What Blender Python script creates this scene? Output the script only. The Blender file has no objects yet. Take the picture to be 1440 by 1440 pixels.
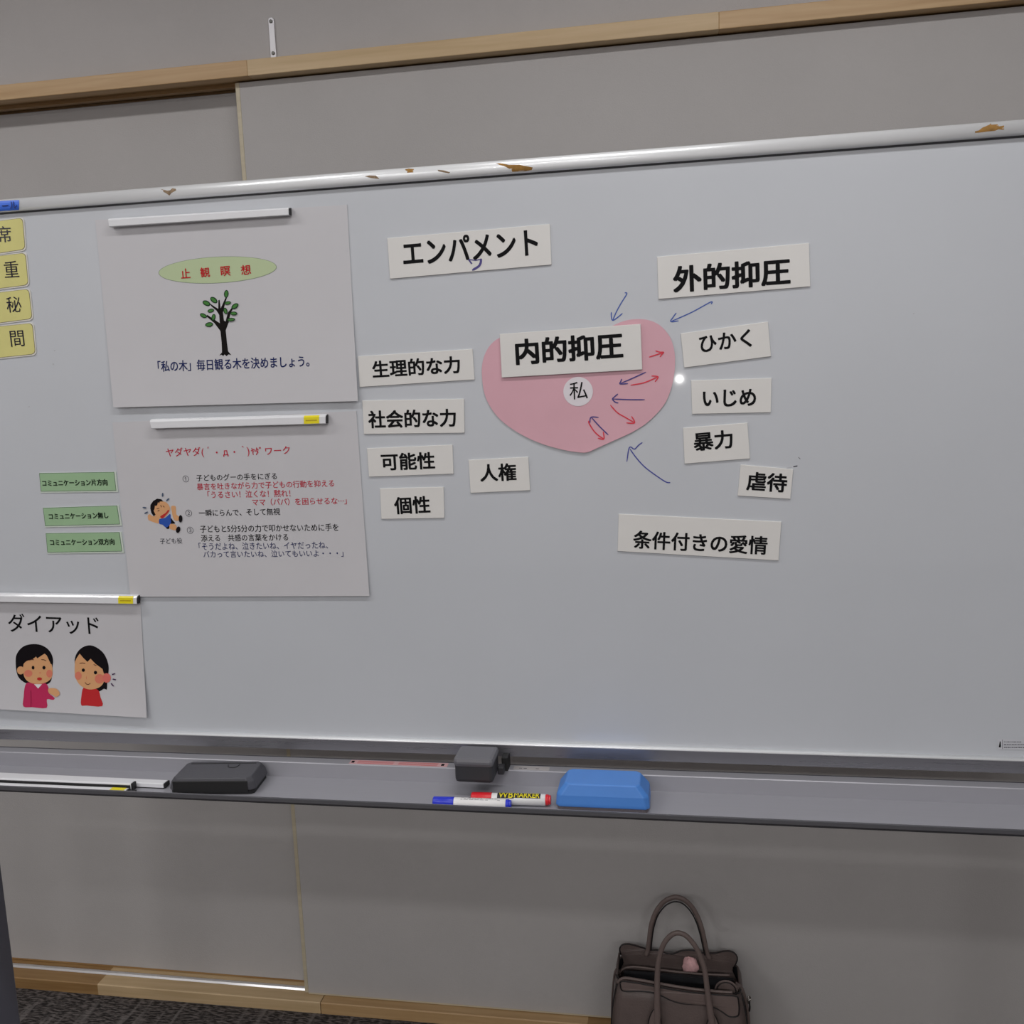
import bpy, bmesh, math, random
from mathutils import Vector, Matrix
from mathutils.geometry import tessellate_polygon
from mathutils.bvhtree import BVHTree
random.seed(4)
SC = bpy.context.scene
COL = SC.collection

# ------------------------------------------------------------------ camera, light, exposure
FOC = 1309.2
YAW, PIT, ROL = (math.radians(a) for a in (10.0109, -8.4216, -2.1847))
EYE = Vector((.2195, -1.4054, 1.4277))
FW = Vector((-math.sin(YAW)*math.cos(PIT), math.cos(YAW)*math.cos(PIT), math.sin(PIT)))
_r = Vector((math.cos(YAW), math.sin(YAW), 0)); _u = _r.cross(FW)
RT = _r*math.cos(ROL) + _u*math.sin(ROL)
UP = -_r*math.sin(ROL) + _u*math.cos(ROL)
cd = bpy.data.cameras.new('camera'); cam = bpy.data.objects.new('camera', cd); COL.objects.link(cam)
cam.matrix_world = Matrix.Translation(EYE) @ Matrix((RT, UP, -FW)).transposed().to_4x4()
cd.sensor_width = 36; cd.lens = FOC/1440*36; cd.clip_start = .02
SC.camera = cam

w = bpy.data.worlds.new('world'); SC.world = w; w.use_nodes = True
w.node_tree.nodes['Background'].inputs[0].default_value = (.8, .85, 1, 1)
w.node_tree.nodes['Background'].inputs[1].default_value = .2
SC.view_settings.view_transform = 'Standard'; SC.view_settings.look = 'None'
SC.view_settings.exposure = 0; SC.view_settings.gamma = 1; SC.view_settings.use_curve_mapping = False

CEIL = 2.72
def area(name, x, y, sx, sy, power, col=(1, .98, .97), z=CEIL-.07):
    l = bpy.data.lights.new(name, 'AREA'); l.shape = 'RECTANGLE'; l.size = sx; l.size_y = sy
    l.energy = power; l.color = col
    o = bpy.data.objects.new(name, l); o.location = (x, y, z); COL.objects.link(o); return o
LIGHT_ROWS = [(-.72, (-1.6, .48), 12), (-2.2, (-1.75, .25), 9), (-3.9, (-2.1, -.3, 1.5), 34)]
for (ly, lxs, pw) in LIGHT_ROWS:
    for lx in lxs:
        area('ceiling_lamp_light', lx, ly, 1.2, .14, pw)
pl = bpy.data.lights.new('phone_torch_light', 'POINT'); pl.energy = .35; pl.shadow_soft_size = .006; pl.color = (1, .98, .95)
po = bpy.data.objects.new('phone_torch_light', pl); po.location = (.2385, -1.40, 1.395); COL.objects.link(po)

# ------------------------------------------------------------------ helpers
def on(px, py, Y=0.0):
    """photo pixel -> point on the vertical plane y = Y"""
    d = FW + RT*((px-720)/FOC) - UP*((py-720)/FOC)
    return EYE + d*((Y-EYE.y)/d.y)

MATS = {}
def mat(name, col, rough=.5, metal=0., coat=0., crough=.05, vary=0., vscale=40., bump=0., bscale=200., spec=.5):
    if name in MATS: return MATS[name]
    m = bpy.data.materials.new(name); m.use_nodes = True
    nt = m.node_tree; b = nt.nodes['Principled BSDF']
    b.inputs['Base Color'].default_value = (*col, 1); b.inputs['Roughness'].default_value = rough
    b.inputs['Metallic'].default_value = metal; b.inputs['Coat Weight'].default_value = coat
    b.inputs['Coat Roughness'].default_value = crough; b.inputs['Specular IOR Level'].default_value = spec
    tc = nt.nodes.new('ShaderNodeTexCoord')
    if vary:
        n = nt.nodes.new('ShaderNodeTexNoise'); n.inputs['Scale'].default_value = vscale; n.inputs['Detail'].default_value = 5
        r = nt.nodes.new('ShaderNodeValToRGB'); r.color_ramp.elements[0].position = .3; r.color_ramp.elements[1].position = .7
        r.color_ramp.elements[0].color = (*[c*(1-vary) for c in col], 1); r.color_ramp.elements[1].color = (*[min(1, c*(1+vary)) for c in col], 1)
        nt.links.new(tc.outputs['Object'], n.inputs['Vector']); nt.links.new(n.outputs['Fac'], r.inputs['Fac'])
        nt.links.new(r.outputs['Color'], b.inputs['Base Color'])
    if bump:
        n = nt.nodes.new('ShaderNodeTexNoise'); n.inputs['Scale'].default_value = bscale; n.inputs['Detail'].default_value = 3
        bp = nt.nodes.new('ShaderNodeBump'); bp.inputs['Strength'].default_value = bump; bp.inputs['Distance'].default_value = .002
        nt.links.new(tc.outputs['Object'], n.inputs['Vector']); nt.links.new(n.outputs['Fac'], bp.inputs['Height'])
        nt.links.new(bp.outputs['Normal'], b.inputs['Normal'])
    MATS[name] = m; return m

def srgb(r, g, b, k=1.0):
    f = lambda c: ((c/255+.055)/1.055)**2.4 if c/255 > .04045 else c/255/12.92
    return (f(r)*k, f(g)*k, f(b)*k)

def wood(name, col, dark, seed=0.):
    m = bpy.data.materials.new(name); m.use_nodes = True; nt = m.node_tree; b = nt.nodes['Principled BSDF']
    tc = nt.nodes.new('ShaderNodeTexCoord'); mp = nt.nodes.new('ShaderNodeMapping')
    mp.inputs['Scale'].default_value = (1.6, 30, 30); mp.inputs['Location'].default_value = (seed, seed*2, seed)
    n = nt.nodes.new('ShaderNodeTexNoise'); n.inputs['Scale'].default_value = 2.2; n.inputs['Detail'].default_value = 6; n.inputs['Distortion'].default_value = .8
    r = nt.nodes.new('ShaderNodeValToRGB'); r.color_ramp.elements[0].position = .3; r.color_ramp.elements[1].position = .72
    r.color_ramp.elements[0].color = (*dark, 1); r.color_ramp.elements[1].color = (*col, 1)
    nt.links.new(tc.outputs['Object'], mp.inputs['Vector']); nt.links.new(mp.outputs[0], n.inputs['Vector'])
    nt.links.new(n.outputs['Fac'], r.inputs['Fac']); nt.links.new(r.outputs['Color'], b.inputs['Base Color'])
    b.inputs['Roughness'].default_value = .45; return m

def brushed(name, col, rough, metal=1., coat=0., stretch=(2, 150, 150), amt=.12):
    m = bpy.data.materials.new(name); m.use_nodes = True; nt = m.node_tree; b = nt.nodes['Principled BSDF']
    b.inputs['Metallic'].default_value = metal; b.inputs['Coat Weight'].default_value = coat
    b.inputs['Base Color'].default_value = (*col, 1)
    tc = nt.nodes.new('ShaderNodeTexCoord'); mp = nt.nodes.new('ShaderNodeMapping'); mp.inputs['Scale'].default_value = stretch
    n = nt.nodes.new('ShaderNodeTexNoise'); n.inputs['Scale'].default_value = 3; n.inputs['Detail'].default_value = 4
    mr = nt.nodes.new('ShaderNodeMapRange'); mr.inputs['To Min'].default_value = max(.02, rough-amt); mr.inputs['To Max'].default_value = rough+amt
    nt.links.new(tc.outputs['Object'], mp.inputs['Vector']); nt.links.new(mp.outputs[0], n.inputs['Vector'])
    nt.links.new(n.outputs['Fac'], mr.inputs['Value']); nt.links.new(mr.outputs[0], b.inputs['Roughness'])
    return m

def put(name, verts, faces, mats, parent=None, mi=None, smooth=False, label=None):
    me = bpy.data.meshes.new(name); me.from_pydata([tuple(v) for v in verts], [], faces)
    for m in (mats if isinstance(mats, (list, tuple)) else [mats]): me.materials.append(m)
    if mi: me.polygons.foreach_set('material_index', mi)
    if smooth: me.polygons.foreach_set('use_smooth', [True]*len(me.polygons))
    me.update()
    o = bpy.data.objects.new(name, me); COL.objects.link(o)
    if parent:
        o.parent = parent; o.matrix_parent_inverse = Matrix.Translation(-Vector(parent.location))
    if label: o['label'] = label
    return o
def bevel(o, w, seg=2, ang=35):
    b = o.modifiers.new('bevel', 'BEVEL'); b.width = w; b.segments = seg; b.limit_method = 'ANGLE'; b.angle_limit = math.radians(ang)
    return o
def empty(name, loc, label, cat, group=None):
    o = bpy.data.objects.new(name, None); o.location = loc; o.empty_display_size = .05; COL.objects.link(o)
    o['label'] = label; o['category'] = cat
    if group: o['group'] = group
    return o
def tag(o, label, cat, group=None):
    o['label'] = label; o['category'] = cat
    if group: o['group'] = group
    return o
BF = [(0, 3, 2, 1), (4, 5, 6, 7), (0, 1, 5, 4), (1, 2, 6, 5), (2, 3, 7, 6), (3, 0, 4, 7)]
def boxv(x0, x1, y0, y1, z0, z1):
    return [Vector(p) for p in ((x0, y0, z0), (x1, y0, z0), (x1, y1, z0), (x0, y1, z0), (x0, y0, z1), (x1, y0, z1), (x1, y1, z1), (x0, y1, z1))]
def box(name, x0, x1, y0, y1, z0, z1, m, parent=None, bv=0., rot=None, label=None):
    v = boxv(x0, x1, y0, y1, z0, z1)
    if rot:
        c, M = rot; v = [c + M @ (p-c) for p in v]
    o = put(name, v, BF, m, parent, label=label)
    if bv: bevel(o, bv)
    return o
def prism(name, prof, x0, x1, m, parent=None, smooth=False, bv=0., label=None):
    """closed (y,z) profile run along x"""
    n = len(prof)
    v = [(x0, y, z) for y, z in prof] + [(x1, y, z) for y, z in prof]
    f = [(i, (i+1) % n, n+(i+1) % n, n+i) for i in range(n)] + [tuple(range(n))[::-1], tuple(range(n, 2*n))]
    o = put(name, v, f, m, parent, label=label)
    bm = bmesh.new(); bm.from_mesh(o.data); bmesh.ops.recalc_face_normals(bm, faces=bm.faces); bm.to_mesh(o.data); bm.free()
    if smooth: o.data.polygons.foreach_set('use_smooth', [True]*n+[False]*2)
    if bv: bevel(o, bv)
    return o
def structure(o): o['kind'] = 'structure'; return o

def crom(pts, closed, k=5):
    n = len(pts); out = []
    rng = range(n) if closed else range(n-1)
    g = (lambda i: pts[i % n]) if closed else (lambda i: pts[min(max(i, 0), n-1)])
    for i in rng:
        a, b, c, d = (Vector(g(j)) for j in (i-1, i, i+1, i+2))
        for s in range(k):
            t = s/k
            out.append(.5*((2*b)+(c-a)*t+(2*a-5*b+4*c-d)*t*t+(3*b-a-3*c+d)*t**3))
    if not closed: out.append(Vector(pts[-1]))
    return out
def tube(name, pts, rad, m, parent=None, seg=10, flat=1.0, axis=None, caps=True, label=None, smooth=True, k=5):
    P = crom(pts, False, k) if k else [Vector(p) for p in pts]
    n = len(P); R = rad if isinstance(rad, (list, tuple)) else [rad]
    v = []; f = []
    for i, p in enumerate(P):
        t = (P[min(i+1, n-1)]-P[max(i-1, 0)]).normalized()
        s = Vector(axis) if axis else (Vector((0, 0, 1)) if abs(t.z) < .9 else Vector((0, 1, 0)))
        a = (s-t*s.dot(t)).normalized(); b = t.cross(a)
        q = i/(n-1)*(len(R)-1); j = min(int(q), len(R)-2) if len(R) > 1 else 0
        r = R[0] if len(R) == 1 else R[j]*(1-(q-j))+R[j+1]*(q-j)
        for h in range(seg):
            an = 2*math.pi*h/seg
            v.append(p + a*(math.cos(an)*r*flat) + b*(math.sin(an)*r))
    for i in range(n-1):
        for h in range(seg):
            f.append((i*seg+h, i*seg+(h+1) % seg, (i+1)*seg+(h+1) % seg, (i+1)*seg+h))
    if caps: f += [tuple(range(seg))[::-1], tuple(range((n-1)*seg, n*seg))]
    return put(name, v, f, m, parent, smooth=smooth, label=label)
def ring_loft(name, rings, m, parent=None, cap0=True, cap1=True, smooth=True, label=None, mi=None):
    n = len(rings[0]); v = [p for r in rings for p in r]; f = []
    for i in range(len(rings)-1):
        for h in range(n): f.append((i*n+h, i*n+(h+1) % n, (i+1)*n+(h+1) % n, (i+1)*n+h))
    if cap0: f.append(tuple(range(n))[::-1])
    if cap1: f.append(tuple(range((len(rings)-1)*n, len(rings)*n)))
    return put(name, v, f, m, parent, smooth=smooth, label=label, mi=mi)

# ---- flat print: outlines given as photo pixels, laid on the surface they are printed on
FLAT = lambda y: (lambda x, z: y)
def lay(pts, surf, lift):
    out = []
    for px, py in pts:
        p = on(px, py)
        for _ in range(4): p = on(px, py, surf(p.x, p.z))
        out.append(Vector((p.x, surf(p.x, p.z)-lift, p.z)))
    return out
class Art:
    """layers of flat colour printed on a surface, collected in one mesh"""
    def __init__(s, surf): s.v = []; s.f = []; s.mi = []; s.m = []; s.surf = surf; s.l = .00025
    def _m(s, m):
        if m not in s.m: s.m.append(m)
        return s.m.index(m)
    def poly(s, pts, m, smooth=True):
        if smooth: pts = [(p.x, p.y) for p in crom([Vector((a, b, 0)) for a, b in pts], True, 3)]
        P = lay(pts, s.surf, s.l); s.l += .00006
        t = tessellate_polygon([[Vector((p.x, p.z, 0)) for p in P]])
        k = len(s.v); s.v += P; i = s._m(m)
        for a in t:
            s.f.append(tuple(k+j for j in a)); s.mi.append(i)
    def ell(s, cx, cy, rx, ry, m, ang=0, n=20):
        c, q = math.cos(math.radians(ang)), math.sin(math.radians(ang))
        s.poly([(cx+rx*math.cos(a)*c+ry*math.sin(a)*q, cy-rx*math.cos(a)*q+ry*math.sin(a)*c) for a in [2*math.pi*i/n for i in range(n)]], m, False)
    def line(s, pts, wd, m, smooth=False, taper=None):
        if smooth and len(pts) > 2: pts = [(p.x, p.y) for p in crom([Vector((a, b, 0)) for a, b in pts], False, 6)]
        n = len(pts); Q = []
        for i in range(n):
            a = Vector(pts[max(i-1, 0)]); b = Vector(pts[min(i+1, n-1)]); d = (b-a).normalized(); e = .55+.45*min(1, i/2, (n-1-i)/2) if n > 4 else 1
            nn = Vector((-d.y, d.x))*wd/2*e
            Q += [tuple(Vector(pts[i])+nn), tuple(Vector(pts[i])-nn)]
        P = lay(Q, s.surf, s.l); s.l += .00006; k = len(s.v); s.v += P; im = s._m(m)
        for i in range(n-1): s.f.append((k+2*i, k+2*i+1, k+2*i+3, k+2*i+2)); s.mi.append(im)
    def done(s, name, parent, label=None):
        return put(name, s.v, s.f, s.m, parent, mi=s.mi, label=label)

DG = {}
def glyphs(text, bold, res):
    key = (text, bold, res)
    if key not in DG:
        c = bpy.data.curves.new('text', 'FONT'); c.body = text; c.offset = bold; c.resolution_u = res
        o = bpy.data.objects.new('text', c); COL.objects.link(o)
        bpy.context.view_layer.update()
        me = bpy.data.meshes.new_from_object(o.evaluated_get(bpy.context.evaluated_depsgraph_get()))
        bpy.data.objects.remove(o); bpy.data.curves.remove(c)
        vs = [(v.co.x, v.co.y) for v in me.vertices]; fs = [tuple(p.vertices) for p in me.polygons]
        bpy.data.meshes.remove(me)
        x0 = min(v[0] for v in vs); x1 = max(v[0] for v in vs); y0 = min(v[1] for v in vs); y1 = max(v[1] for v in vs)
        DG[key] = ([((x-x0)/(x1-x0), (y-y0)/(y1-y0)) for x, y in vs], fs)
    return DG[key]
def write(text, bl, br, h, m, parent, surf, bold=.012, res=3, lift=.0003, name='lettering', label=None, acc=None, lean=0.):
    """ink box of the line: bottom left and bottom right pixels, ink height in pixels"""
    vs, fs = glyphs(text, 0, res)
    A = on(*bl); B = on(*br); T = on(bl[0], bl[1]-h)
    X = B-A; X.y = 0; up = Vector((-X.z, 0, X.x)).normalized()*(T-A).length + X.normalized()*lean
    y0 = surf(A.x, A.z)
    # parallax of the small distance between the print and the board plane
    A2 = on(bl[0], bl[1], y0); k = (y0-EYE.y)/(-EYE.y)
    P = []
    for a, b in vs:
        q = A2 + X*k*a + up*k*b; q.y = surf(q.x, q.z)-lift; P.append(q)
    if bold > 0:      # heavier weight: copies of the outlines set off by a fraction of the em
        em = up.length*k; r = bold*em*1.1; dx = X.normalized(); dz = up.normalized(); base = list(P); f0 = list(fs); fs = list(fs); n = len(base)
        P = [q + dx*r*.0 for q in base]
        P = []; fs = []
        for j, (ca, cb) in enumerate(((-1, -1), (1, -1), (-1, 1), (1, 1), (1.25, 0), (-1.25, 0))):
            P += [q+dx*(r*ca)+dz*(r*cb)+Vector((0, -.00001*j, 0)) for q in base]
            fs += [tuple(j*n+i for i in f) for f in f0]
    if acc is not None:
        acc.append((P, fs, m)); return
    return put(name, P, fs, m, parent, label=label)
def join_lines(name, acc, parent, label=None):
    v = []; f = []; ms = []; mi = []
    for P, fs, m in acc:
        k = len(v); v += P
        if m not in ms: ms.append(m)
        for q in fs: f.append(tuple(k+i for i in q)); mi.append(ms.index(m))
    return put(name, v, f, ms, parent, mi=mi, label=label)

# ------------------------------------------------------------------ materials
INK = mat('black_ink', (.004, .004, .005), .6, spec=.12)
RED = mat('red_ink', srgb(190, 30, 40), .5, spec=.12)
CRIM = mat('crimson_ink', srgb(185, 45, 65), .5, spec=.12)
NAVY = mat('navy_ink', srgb(32, 42, 92), .5, spec=.12)
GREYI = mat('grey_ink', srgb(70, 70, 78), .5, spec=.12)
BLUEM = mat('blue_marker_ink', srgb(55, 85, 165), .45)
PURM = mat('violet_marker_ink', srgb(70, 60, 130), .45)
REDM = mat('red_marker_ink', srgb(215, 50, 70), .45)
CARD = mat('white_laminated_card', (.72, .71, .69), .4, coat=.35, crough=.12, vary=.015, vscale=14)
PAPER = mat('poster_paper', (.565, .56, .585), .45, coat=.35, crough=.1, vary=.012, vscale=9)
PINK = mat('pink_paper', srgb(214, 166, 178), .5, coat=.3, crough=.15, vary=.03, vscale=12)
DISC = mat('white_disc_paper', (.74, .70, .74), .5)
YEL = mat('yellow_print', srgb(214, 208, 132), .5, coat=.3, crough=.12, vary=.03, vscale=25)
GRN = mat('green_print', srgb(152, 186, 146), .5, coat=.3, crough=.12, vary=.03, vscale=25)
GLINE = mat('thin_outline_print', srgb(120, 110, 75), .5)
GDARK = mat('dark_green_outline', srgb(70, 100, 75), .5)
BARW = mat('white_magnet_plastic', (.76, .77, .80), .35, coat=.5, crough=.08, bump=.1, bscale=60)
BLACK = mat('black_rubber', (.012, .012, .013), .55)
YLAB = mat('yellow_label', srgb(235, 220, 25), .4)
YLAB2 = mat('yellow_label_print', srgb(190, 165, 20), .4)
BOARD = mat('whiteboard_enamel', (.545, .57, .61), .38, coat=1., crough=.05, vary=.018, vscale=3.5)
FRAMEW = brushed('white_aluminium_frame', (.90, .92, .94), .30, metal=.22, coat=.8, amt=.03)
ALU = brushed('satin_aluminium', (.35, .35, .385), .42, metal=.2)
ALUD = brushed('satin_aluminium_dark', (.30, .30, .33), .3, metal=.75)
LIPM = mat('dark_tray_lip', (.085, .085, .095), .4, metal=.3)
POST = mat('dark_grey_steel', srgb(112, 114, 128), .45, metal=.2)
LATG = mat('grey_plastic', srgb(104, 104, 110), .5, bump=.1, bscale=400)
LATD = mat('dark_grey_plastic', srgb(52, 52, 56), .5)
WALLM = mat('wallpaper_warm_grey', (.46, .44, .435), .85, vary=.025, vscale=6, bump=.25, bscale=420)
DOORM = mat('door_cloth_grey', (.46, .445, .44), .8, vary=.02, vscale=5, bump=.25, bscale=500)
WOODA = wood('pine_light', (.62, .46, .27), (.52, .37, .20))
WOODB = wood('pine_honey', (.56, .38, .20), (.44, .27, .12), 3.)
WOODC = wood('pine_brown', (.36, .22, .09), (.26, .14, .05), 7.)
WOODE = wood('pine_pale', (.56, .50, .37), (.49, .43, .31), 5.)
RAIL = brushed('polished_rail', (.97, .97, .98), .30, metal=1., amt=.02)
CHIPM = mat('bare_brown_under_paint', srgb(150, 110, 48), .7, vary=.25, vscale=160)
CHIPG = mat('bare_grey_brown_scrape', srgb(140, 118, 92), .7, vary=.35, vscale=200)

# ------------------------------------------------------------------ room shell
FRONT_DOOR_Y, REAR_DOOR_Y, WALL_Y = .445, .485, .447
HZ0, HZ1, HY = 2.027, 2.057, .42

def carpet_mat():
    m = bpy.data.materials.new('woven_carpet'); m.use_nodes = True; nt = m.node_tree; b = nt.nodes['Principled BSDF']; L = nt.links.new
    tc = nt.nodes.new('ShaderNodeTexCoord')
    def ns(scale, vec, det=3):
        mp = nt.nodes.new('ShaderNodeMapping'); mp.inputs['Scale'].default_value = vec
        n = nt.nodes.new('ShaderNodeTexNoise'); n.inputs['Scale'].default_value = scale; n.inputs['Detail'].default_value = det
        L(tc.outputs['Object'], mp.inputs['Vector']); L(mp.outputs[0], n.inputs['Vector']); return n
    def ramp(n, a, b2):
        r = nt.nodes.new('ShaderNodeMapRange'); r.inputs['From Min'].default_value = a; r.inputs['From Max'].default_value = b2; L(n.outputs['Fac'], r.inputs['Value']); return r
    a = ramp(ns(1, (60, 230, 1)), .42, .6)
    c = ramp(ns(1, (42, 5, 1), 2), .56, .66)
    d = ns(1, (6, 6, 1), 2)
    mx = nt.nodes.new('ShaderNodeMix'); mx.data_type = 'RGBA'; mx.inputs['A'].default_value = (.018, .015, .015, 1); mx.inputs['B'].default_value = (.16, .14, .135, 1)
    L(a.outputs[0], mx.inputs['Factor'])
    mul = nt.nodes.new('ShaderNodeMath'); mul.operation = 'MULTIPLY'; mul.inputs[1].default_value = .75; L(c.outputs[0], mul.inputs[0])
    m2 = nt.nodes.new('ShaderNodeMix'); m2.data_type = 'RGBA'; m2.inputs['B'].default_value = (.21, .19, .185, 1)
    L(mx.outputs['Result'], m2.inputs['A']); L(mul.outputs[0], m2.inputs['Factor']); L(m2.outputs['Result'], b.inputs['Base Color'])
    b.inputs['Roughness'].default_value = .95
    bp = nt.nodes.new('ShaderNodeBump'); bp.inputs['Strength'].default_value = .8; bp.inputs['Distance'].default_value = .004
    L(a.outputs[0], bp.inputs['Height']); L(bp.outputs['Normal'], b.inputs['Normal']); return m
CARPET = carpet_mat()
X0, X1, Y0 = -3.2, 2.6, -5.4
structure(box('floor', X0, X1, Y0, .62, -.08, 0, CARPET))
CEILM = mat('ceiling_board', (.75, .75, .74), .9, bump=.3, bscale=120)
structure(box('ceiling', X0, X1, Y0, .62, CEIL, CEIL+.08, CEILM))
structure(box('wall_left', X0-.1, X0, Y0-.1, .62, 0, CEIL, WALLM))
structure(box('wall_right', X1, X1+.1, Y0-.1, .62, 0, CEIL, WALLM))
structure(box('wall_front', X0, X1, Y0-.1, Y0, 0, CEIL, WALLM))
wb = structure(box('wall_back', X0, X1, WALL_Y, .62, HZ0+.012, CEIL, WALLM))
structure(box('wall_back', X0, X1, .56, .62, 0, HZ0+.012, WALLM))

# header beam over the sliding doors: finger-jointed pine boards, a second track behind
hdr = structure(put('trim_1', boxv(X0, X1, HY+.012, .50, HZ0+.001, HZ0+.011), BF, WOODC))
for (a, b, m) in ((X0, -1.62, WOODA), (-1.62, -.597, WOODB), (-.597, .309, WOODA), (.309, 1.3, WOODB), (1.3, X1, WOODA)):
    box('header_board', a, b, HY, WALL_Y+.0005, HZ0, HZ1, m, hdr, .0012)
box('track_strip', X0, X1, .500, .528, HZ0-.012, HZ0+.011, WOODB, hdr, .001)
box('track_groove', X0, X1, .46, .474, HZ0-.006, HZ0+.002, WOODC, hdr, .001)

# sliding door panels
EDGE_X = -.6275
d1 = structure(box('door_1', EDGE_X, 2.35, FRONT_DOOR_Y, FRONT_DOOR_Y+.028, .032, HZ0-.003, DOORM, None, .0008))
box('edge_strip', EDGE_X-.0088, EDGE_X+.0002, FRONT_DOOR_Y-.0006, FRONT_DOOR_Y+.028, .032, HZ0-.003, WOODE, d1, .001)
box('bottom_strip', EDGE_X, 2.35, FRONT_DOOR_Y-.0003, FRONT_DOOR_Y+.028, .029, .0325, WOODE, d1)
d2 = structure(box('door_2', -2.9, -.50, REAR_DOOR_Y, REAR_DOOR_Y+.028, .032, HZ0-.008, DOORM, None, .0008))
box('bottom_strip', -2.9, -.50, REAR_DOOR_Y-.0005, REAR_DOOR_Y+.028, .0285, .0325, WOODC, d2)

# floor sill (track)
sill = structure(put('trim_2', boxv(X0, X1, .50, .56, 0, .027), BF, WOODB))
SZ = .0275
for (a, b, m) in ((X0, -1.149, WOODC), (-1.149, -.5905, WOODA), (-.5885, 0.02, WOODB), (.02, .9, WOODC), (.9, X1, WOODB)):
    prism('sill_board', [(.42, 0), (.42, SZ-.002), (.422, SZ), (.456, SZ), (.456, SZ-.006), (.474, SZ-.006), (.474, SZ), (.505, SZ), (.505, 0)], a, b, m, sill)
prism('metal_rail', [(.4572, SZ-.0062), (.4630, SZ+.0006), (.4660, SZ+.0016), (.4700, SZ+.0012), (.4728, SZ-.0062)], X0, X1, RAIL, sill)

# mounting plate on the wall, with two screws
PW = mat('white_painted_steel', (.62, .61, .64), .35, metal=.2)
mp = empty('mounting_plate', (-.549, WALL_Y, 2.10), 'small white metal mounting plate with two screws on wall above wooden beam', 'bracket')
pts = []
xa, xb, za, zb = -.5565, -.5445, 2.062, 2.139
for i in range(9):
    t = math.pi*i/8; pts.append(((xa+xb)/2+.006*math.cos(t), zb-.006+.006*math.sin(t)))
pts = [(xb, za)] + pts + [(xa, za)]
n = len(pts)
o = put('plate', [(x, WALL_Y-.0035, z) for x, z in pts]+[(x, WALL_Y, z) for x, z in pts],
        [tuple(range(n))[::-1], tuple(range(n, 2*n))]+[(i, (i+1) % n, n+(i+1) % n, n+i) for i in range(n)], PW, mp)
bevel(o, .0008)
SCREW = mat('dull_screw', (.16, .16, .15), .4, metal=.8)
for z in (2.131, 2.072):
    c = Vector((-.5505, WALL_Y-.0035, z))
    rings = []
    for dy, r in ((0, .0036), (-.0012, .0034), (-.002, .0022), (-.0012, .0010)):
        rings.append([c+Vector((r*math.cos(a), dy, r*math.sin(a))) for a in [2*math.pi*i/14 for i in range(14)]])
    ring_loft('screw', rings, SCREW, mp)

# ------------------------------------------------------------------ whiteboard
BX0, BX1, BZ0, BZ1 = -1.03, .86, .822, 1.7375
wbd = empty('whiteboard', (0, .02, 0), 'large white magnetic whiteboard on dark grey stand with marker tray, front of sliding doors', 'whiteboard')
surf0 = FLAT(0.0)
box('writing_surface', BX0+.01, BX1-.01, 0, .02, BZ0+.006, BZ1-.006, BOARD, wbd)
# frame: rounded aluminium profiles
def roundprof(z0, z1, y0, y1, k=8):
    h = (z1-z0)/2; c = (z0+z1)/2; pr = []
    for i in range(k+1):
        t = -math.pi/2+math.pi*i/k
        pr.append((y0+.006-.006*math.cos(t), c+h*math.sin(t)))
    return [(y1, z0)] + pr + [(y1, z1)]
tf = prism('top_frame', roundprof(1.7165, BZ1, -.0095, .026), BX0, BX1, FRAMEW, wbd, smooth=True)
prism('frame_gasket', [(-.0015, 1.7150), (-.0050, 1.7168), (.005, 1.7168), (.005, 1.7150)], BX0+.01, BX1-.01, mat('dark_gasket', (.06, .06, .065), .5), wbd)
prism('bottom_frame', [(-.010, .8215), (-.0102, .8395), (-.0085, .8405), (0, .8408), (.026, .8408), (.026, .8215)], BX0, BX1, ALUD, wbd)
prism('frame_bead', [(-.0100, .8398), (-.0104, .8412), (-.0090, .8424), (-.0005, .8432), (.003, .8398)], BX0+.002, BX1-.002, FRAMEW, wbd, smooth=True)
for xs in ((BX0-.012, BX0+.008), (BX1-.008, BX1+.012)):
    box('side_frame', xs[0], xs[1], -.0095, .026, BZ0, BZ1, FRAMEW, wbd, .004)

# paint chips on the top frame, following its curve
bv = BVHTree.FromPolygons([v.co.copy() for v in tf.data.vertices], [tuple(p.vertices) for p in tf.data.polygons])
def frame_hit(px, py):
    d = (FW + RT*((px-720)/FOC) - UP*((py-720)/FOC)).normalized()
    h = bv.ray_cast(EYE, d)
    return h[0]
def chip(P, m, label):
    pts = [frame_hit(*p) for p in P]
    pts = [p for p in pts if p is not None]
    if len(pts) < 3: return
    v = [p+Vector((0, -.0002, 0)) for p in pts]
    # rings towards the middle keep the patch on the curve
    cx = sum(a for a, b in P)/len(P); cy = sum(b for a, b in P)/len(P)
    n = len(pts); rows = [v]
    for s in (.66, .33):
        r = []
        for (a, b), q in zip(P, v):
            h = frame_hit(cx+(a-cx)*s, cy+(b-cy)*s); r.append((h+Vector((0, -.0002, 0))) if h else q)
        rows.append(r)
    if len(pts) != len(P): return
    V = [p for r in rows for p in r]; c = frame_hit(cx, cy); V.append(c+Vector((0, -.0002, 0)))
    F = [(k*n+i, k*n+(i+1) % n, (k+1)*n+(i+1) % n, (k+1)*n+i) for k in range(2) for i in range(n)]
    F += [(2*n+i, 2*n+(i+1) % n, 3*n) for i in range(n)]
    put('paint_chip', V, F, m, wbd, label=label)
z6 = lambda l: [(480+a/4.8, 210+b/4.8) for a, b in l]
chip(z6([(158, 183), (190, 176), (235, 178), (258, 200), (200, 194)]), CHIPG, 'faint pale scrape in the frame paint')
chip(z6([(430, 135), (455, 130), (490, 133), (486, 156), (445, 158)]), CHIPM, 'small square brown chip in the frame paint')
chip(z6([(650, 138), (690, 142), (735, 155), (725, 162), (690, 155), (655, 148)]), CHIPG, 'thin slanting brown chip in the frame paint')
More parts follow.
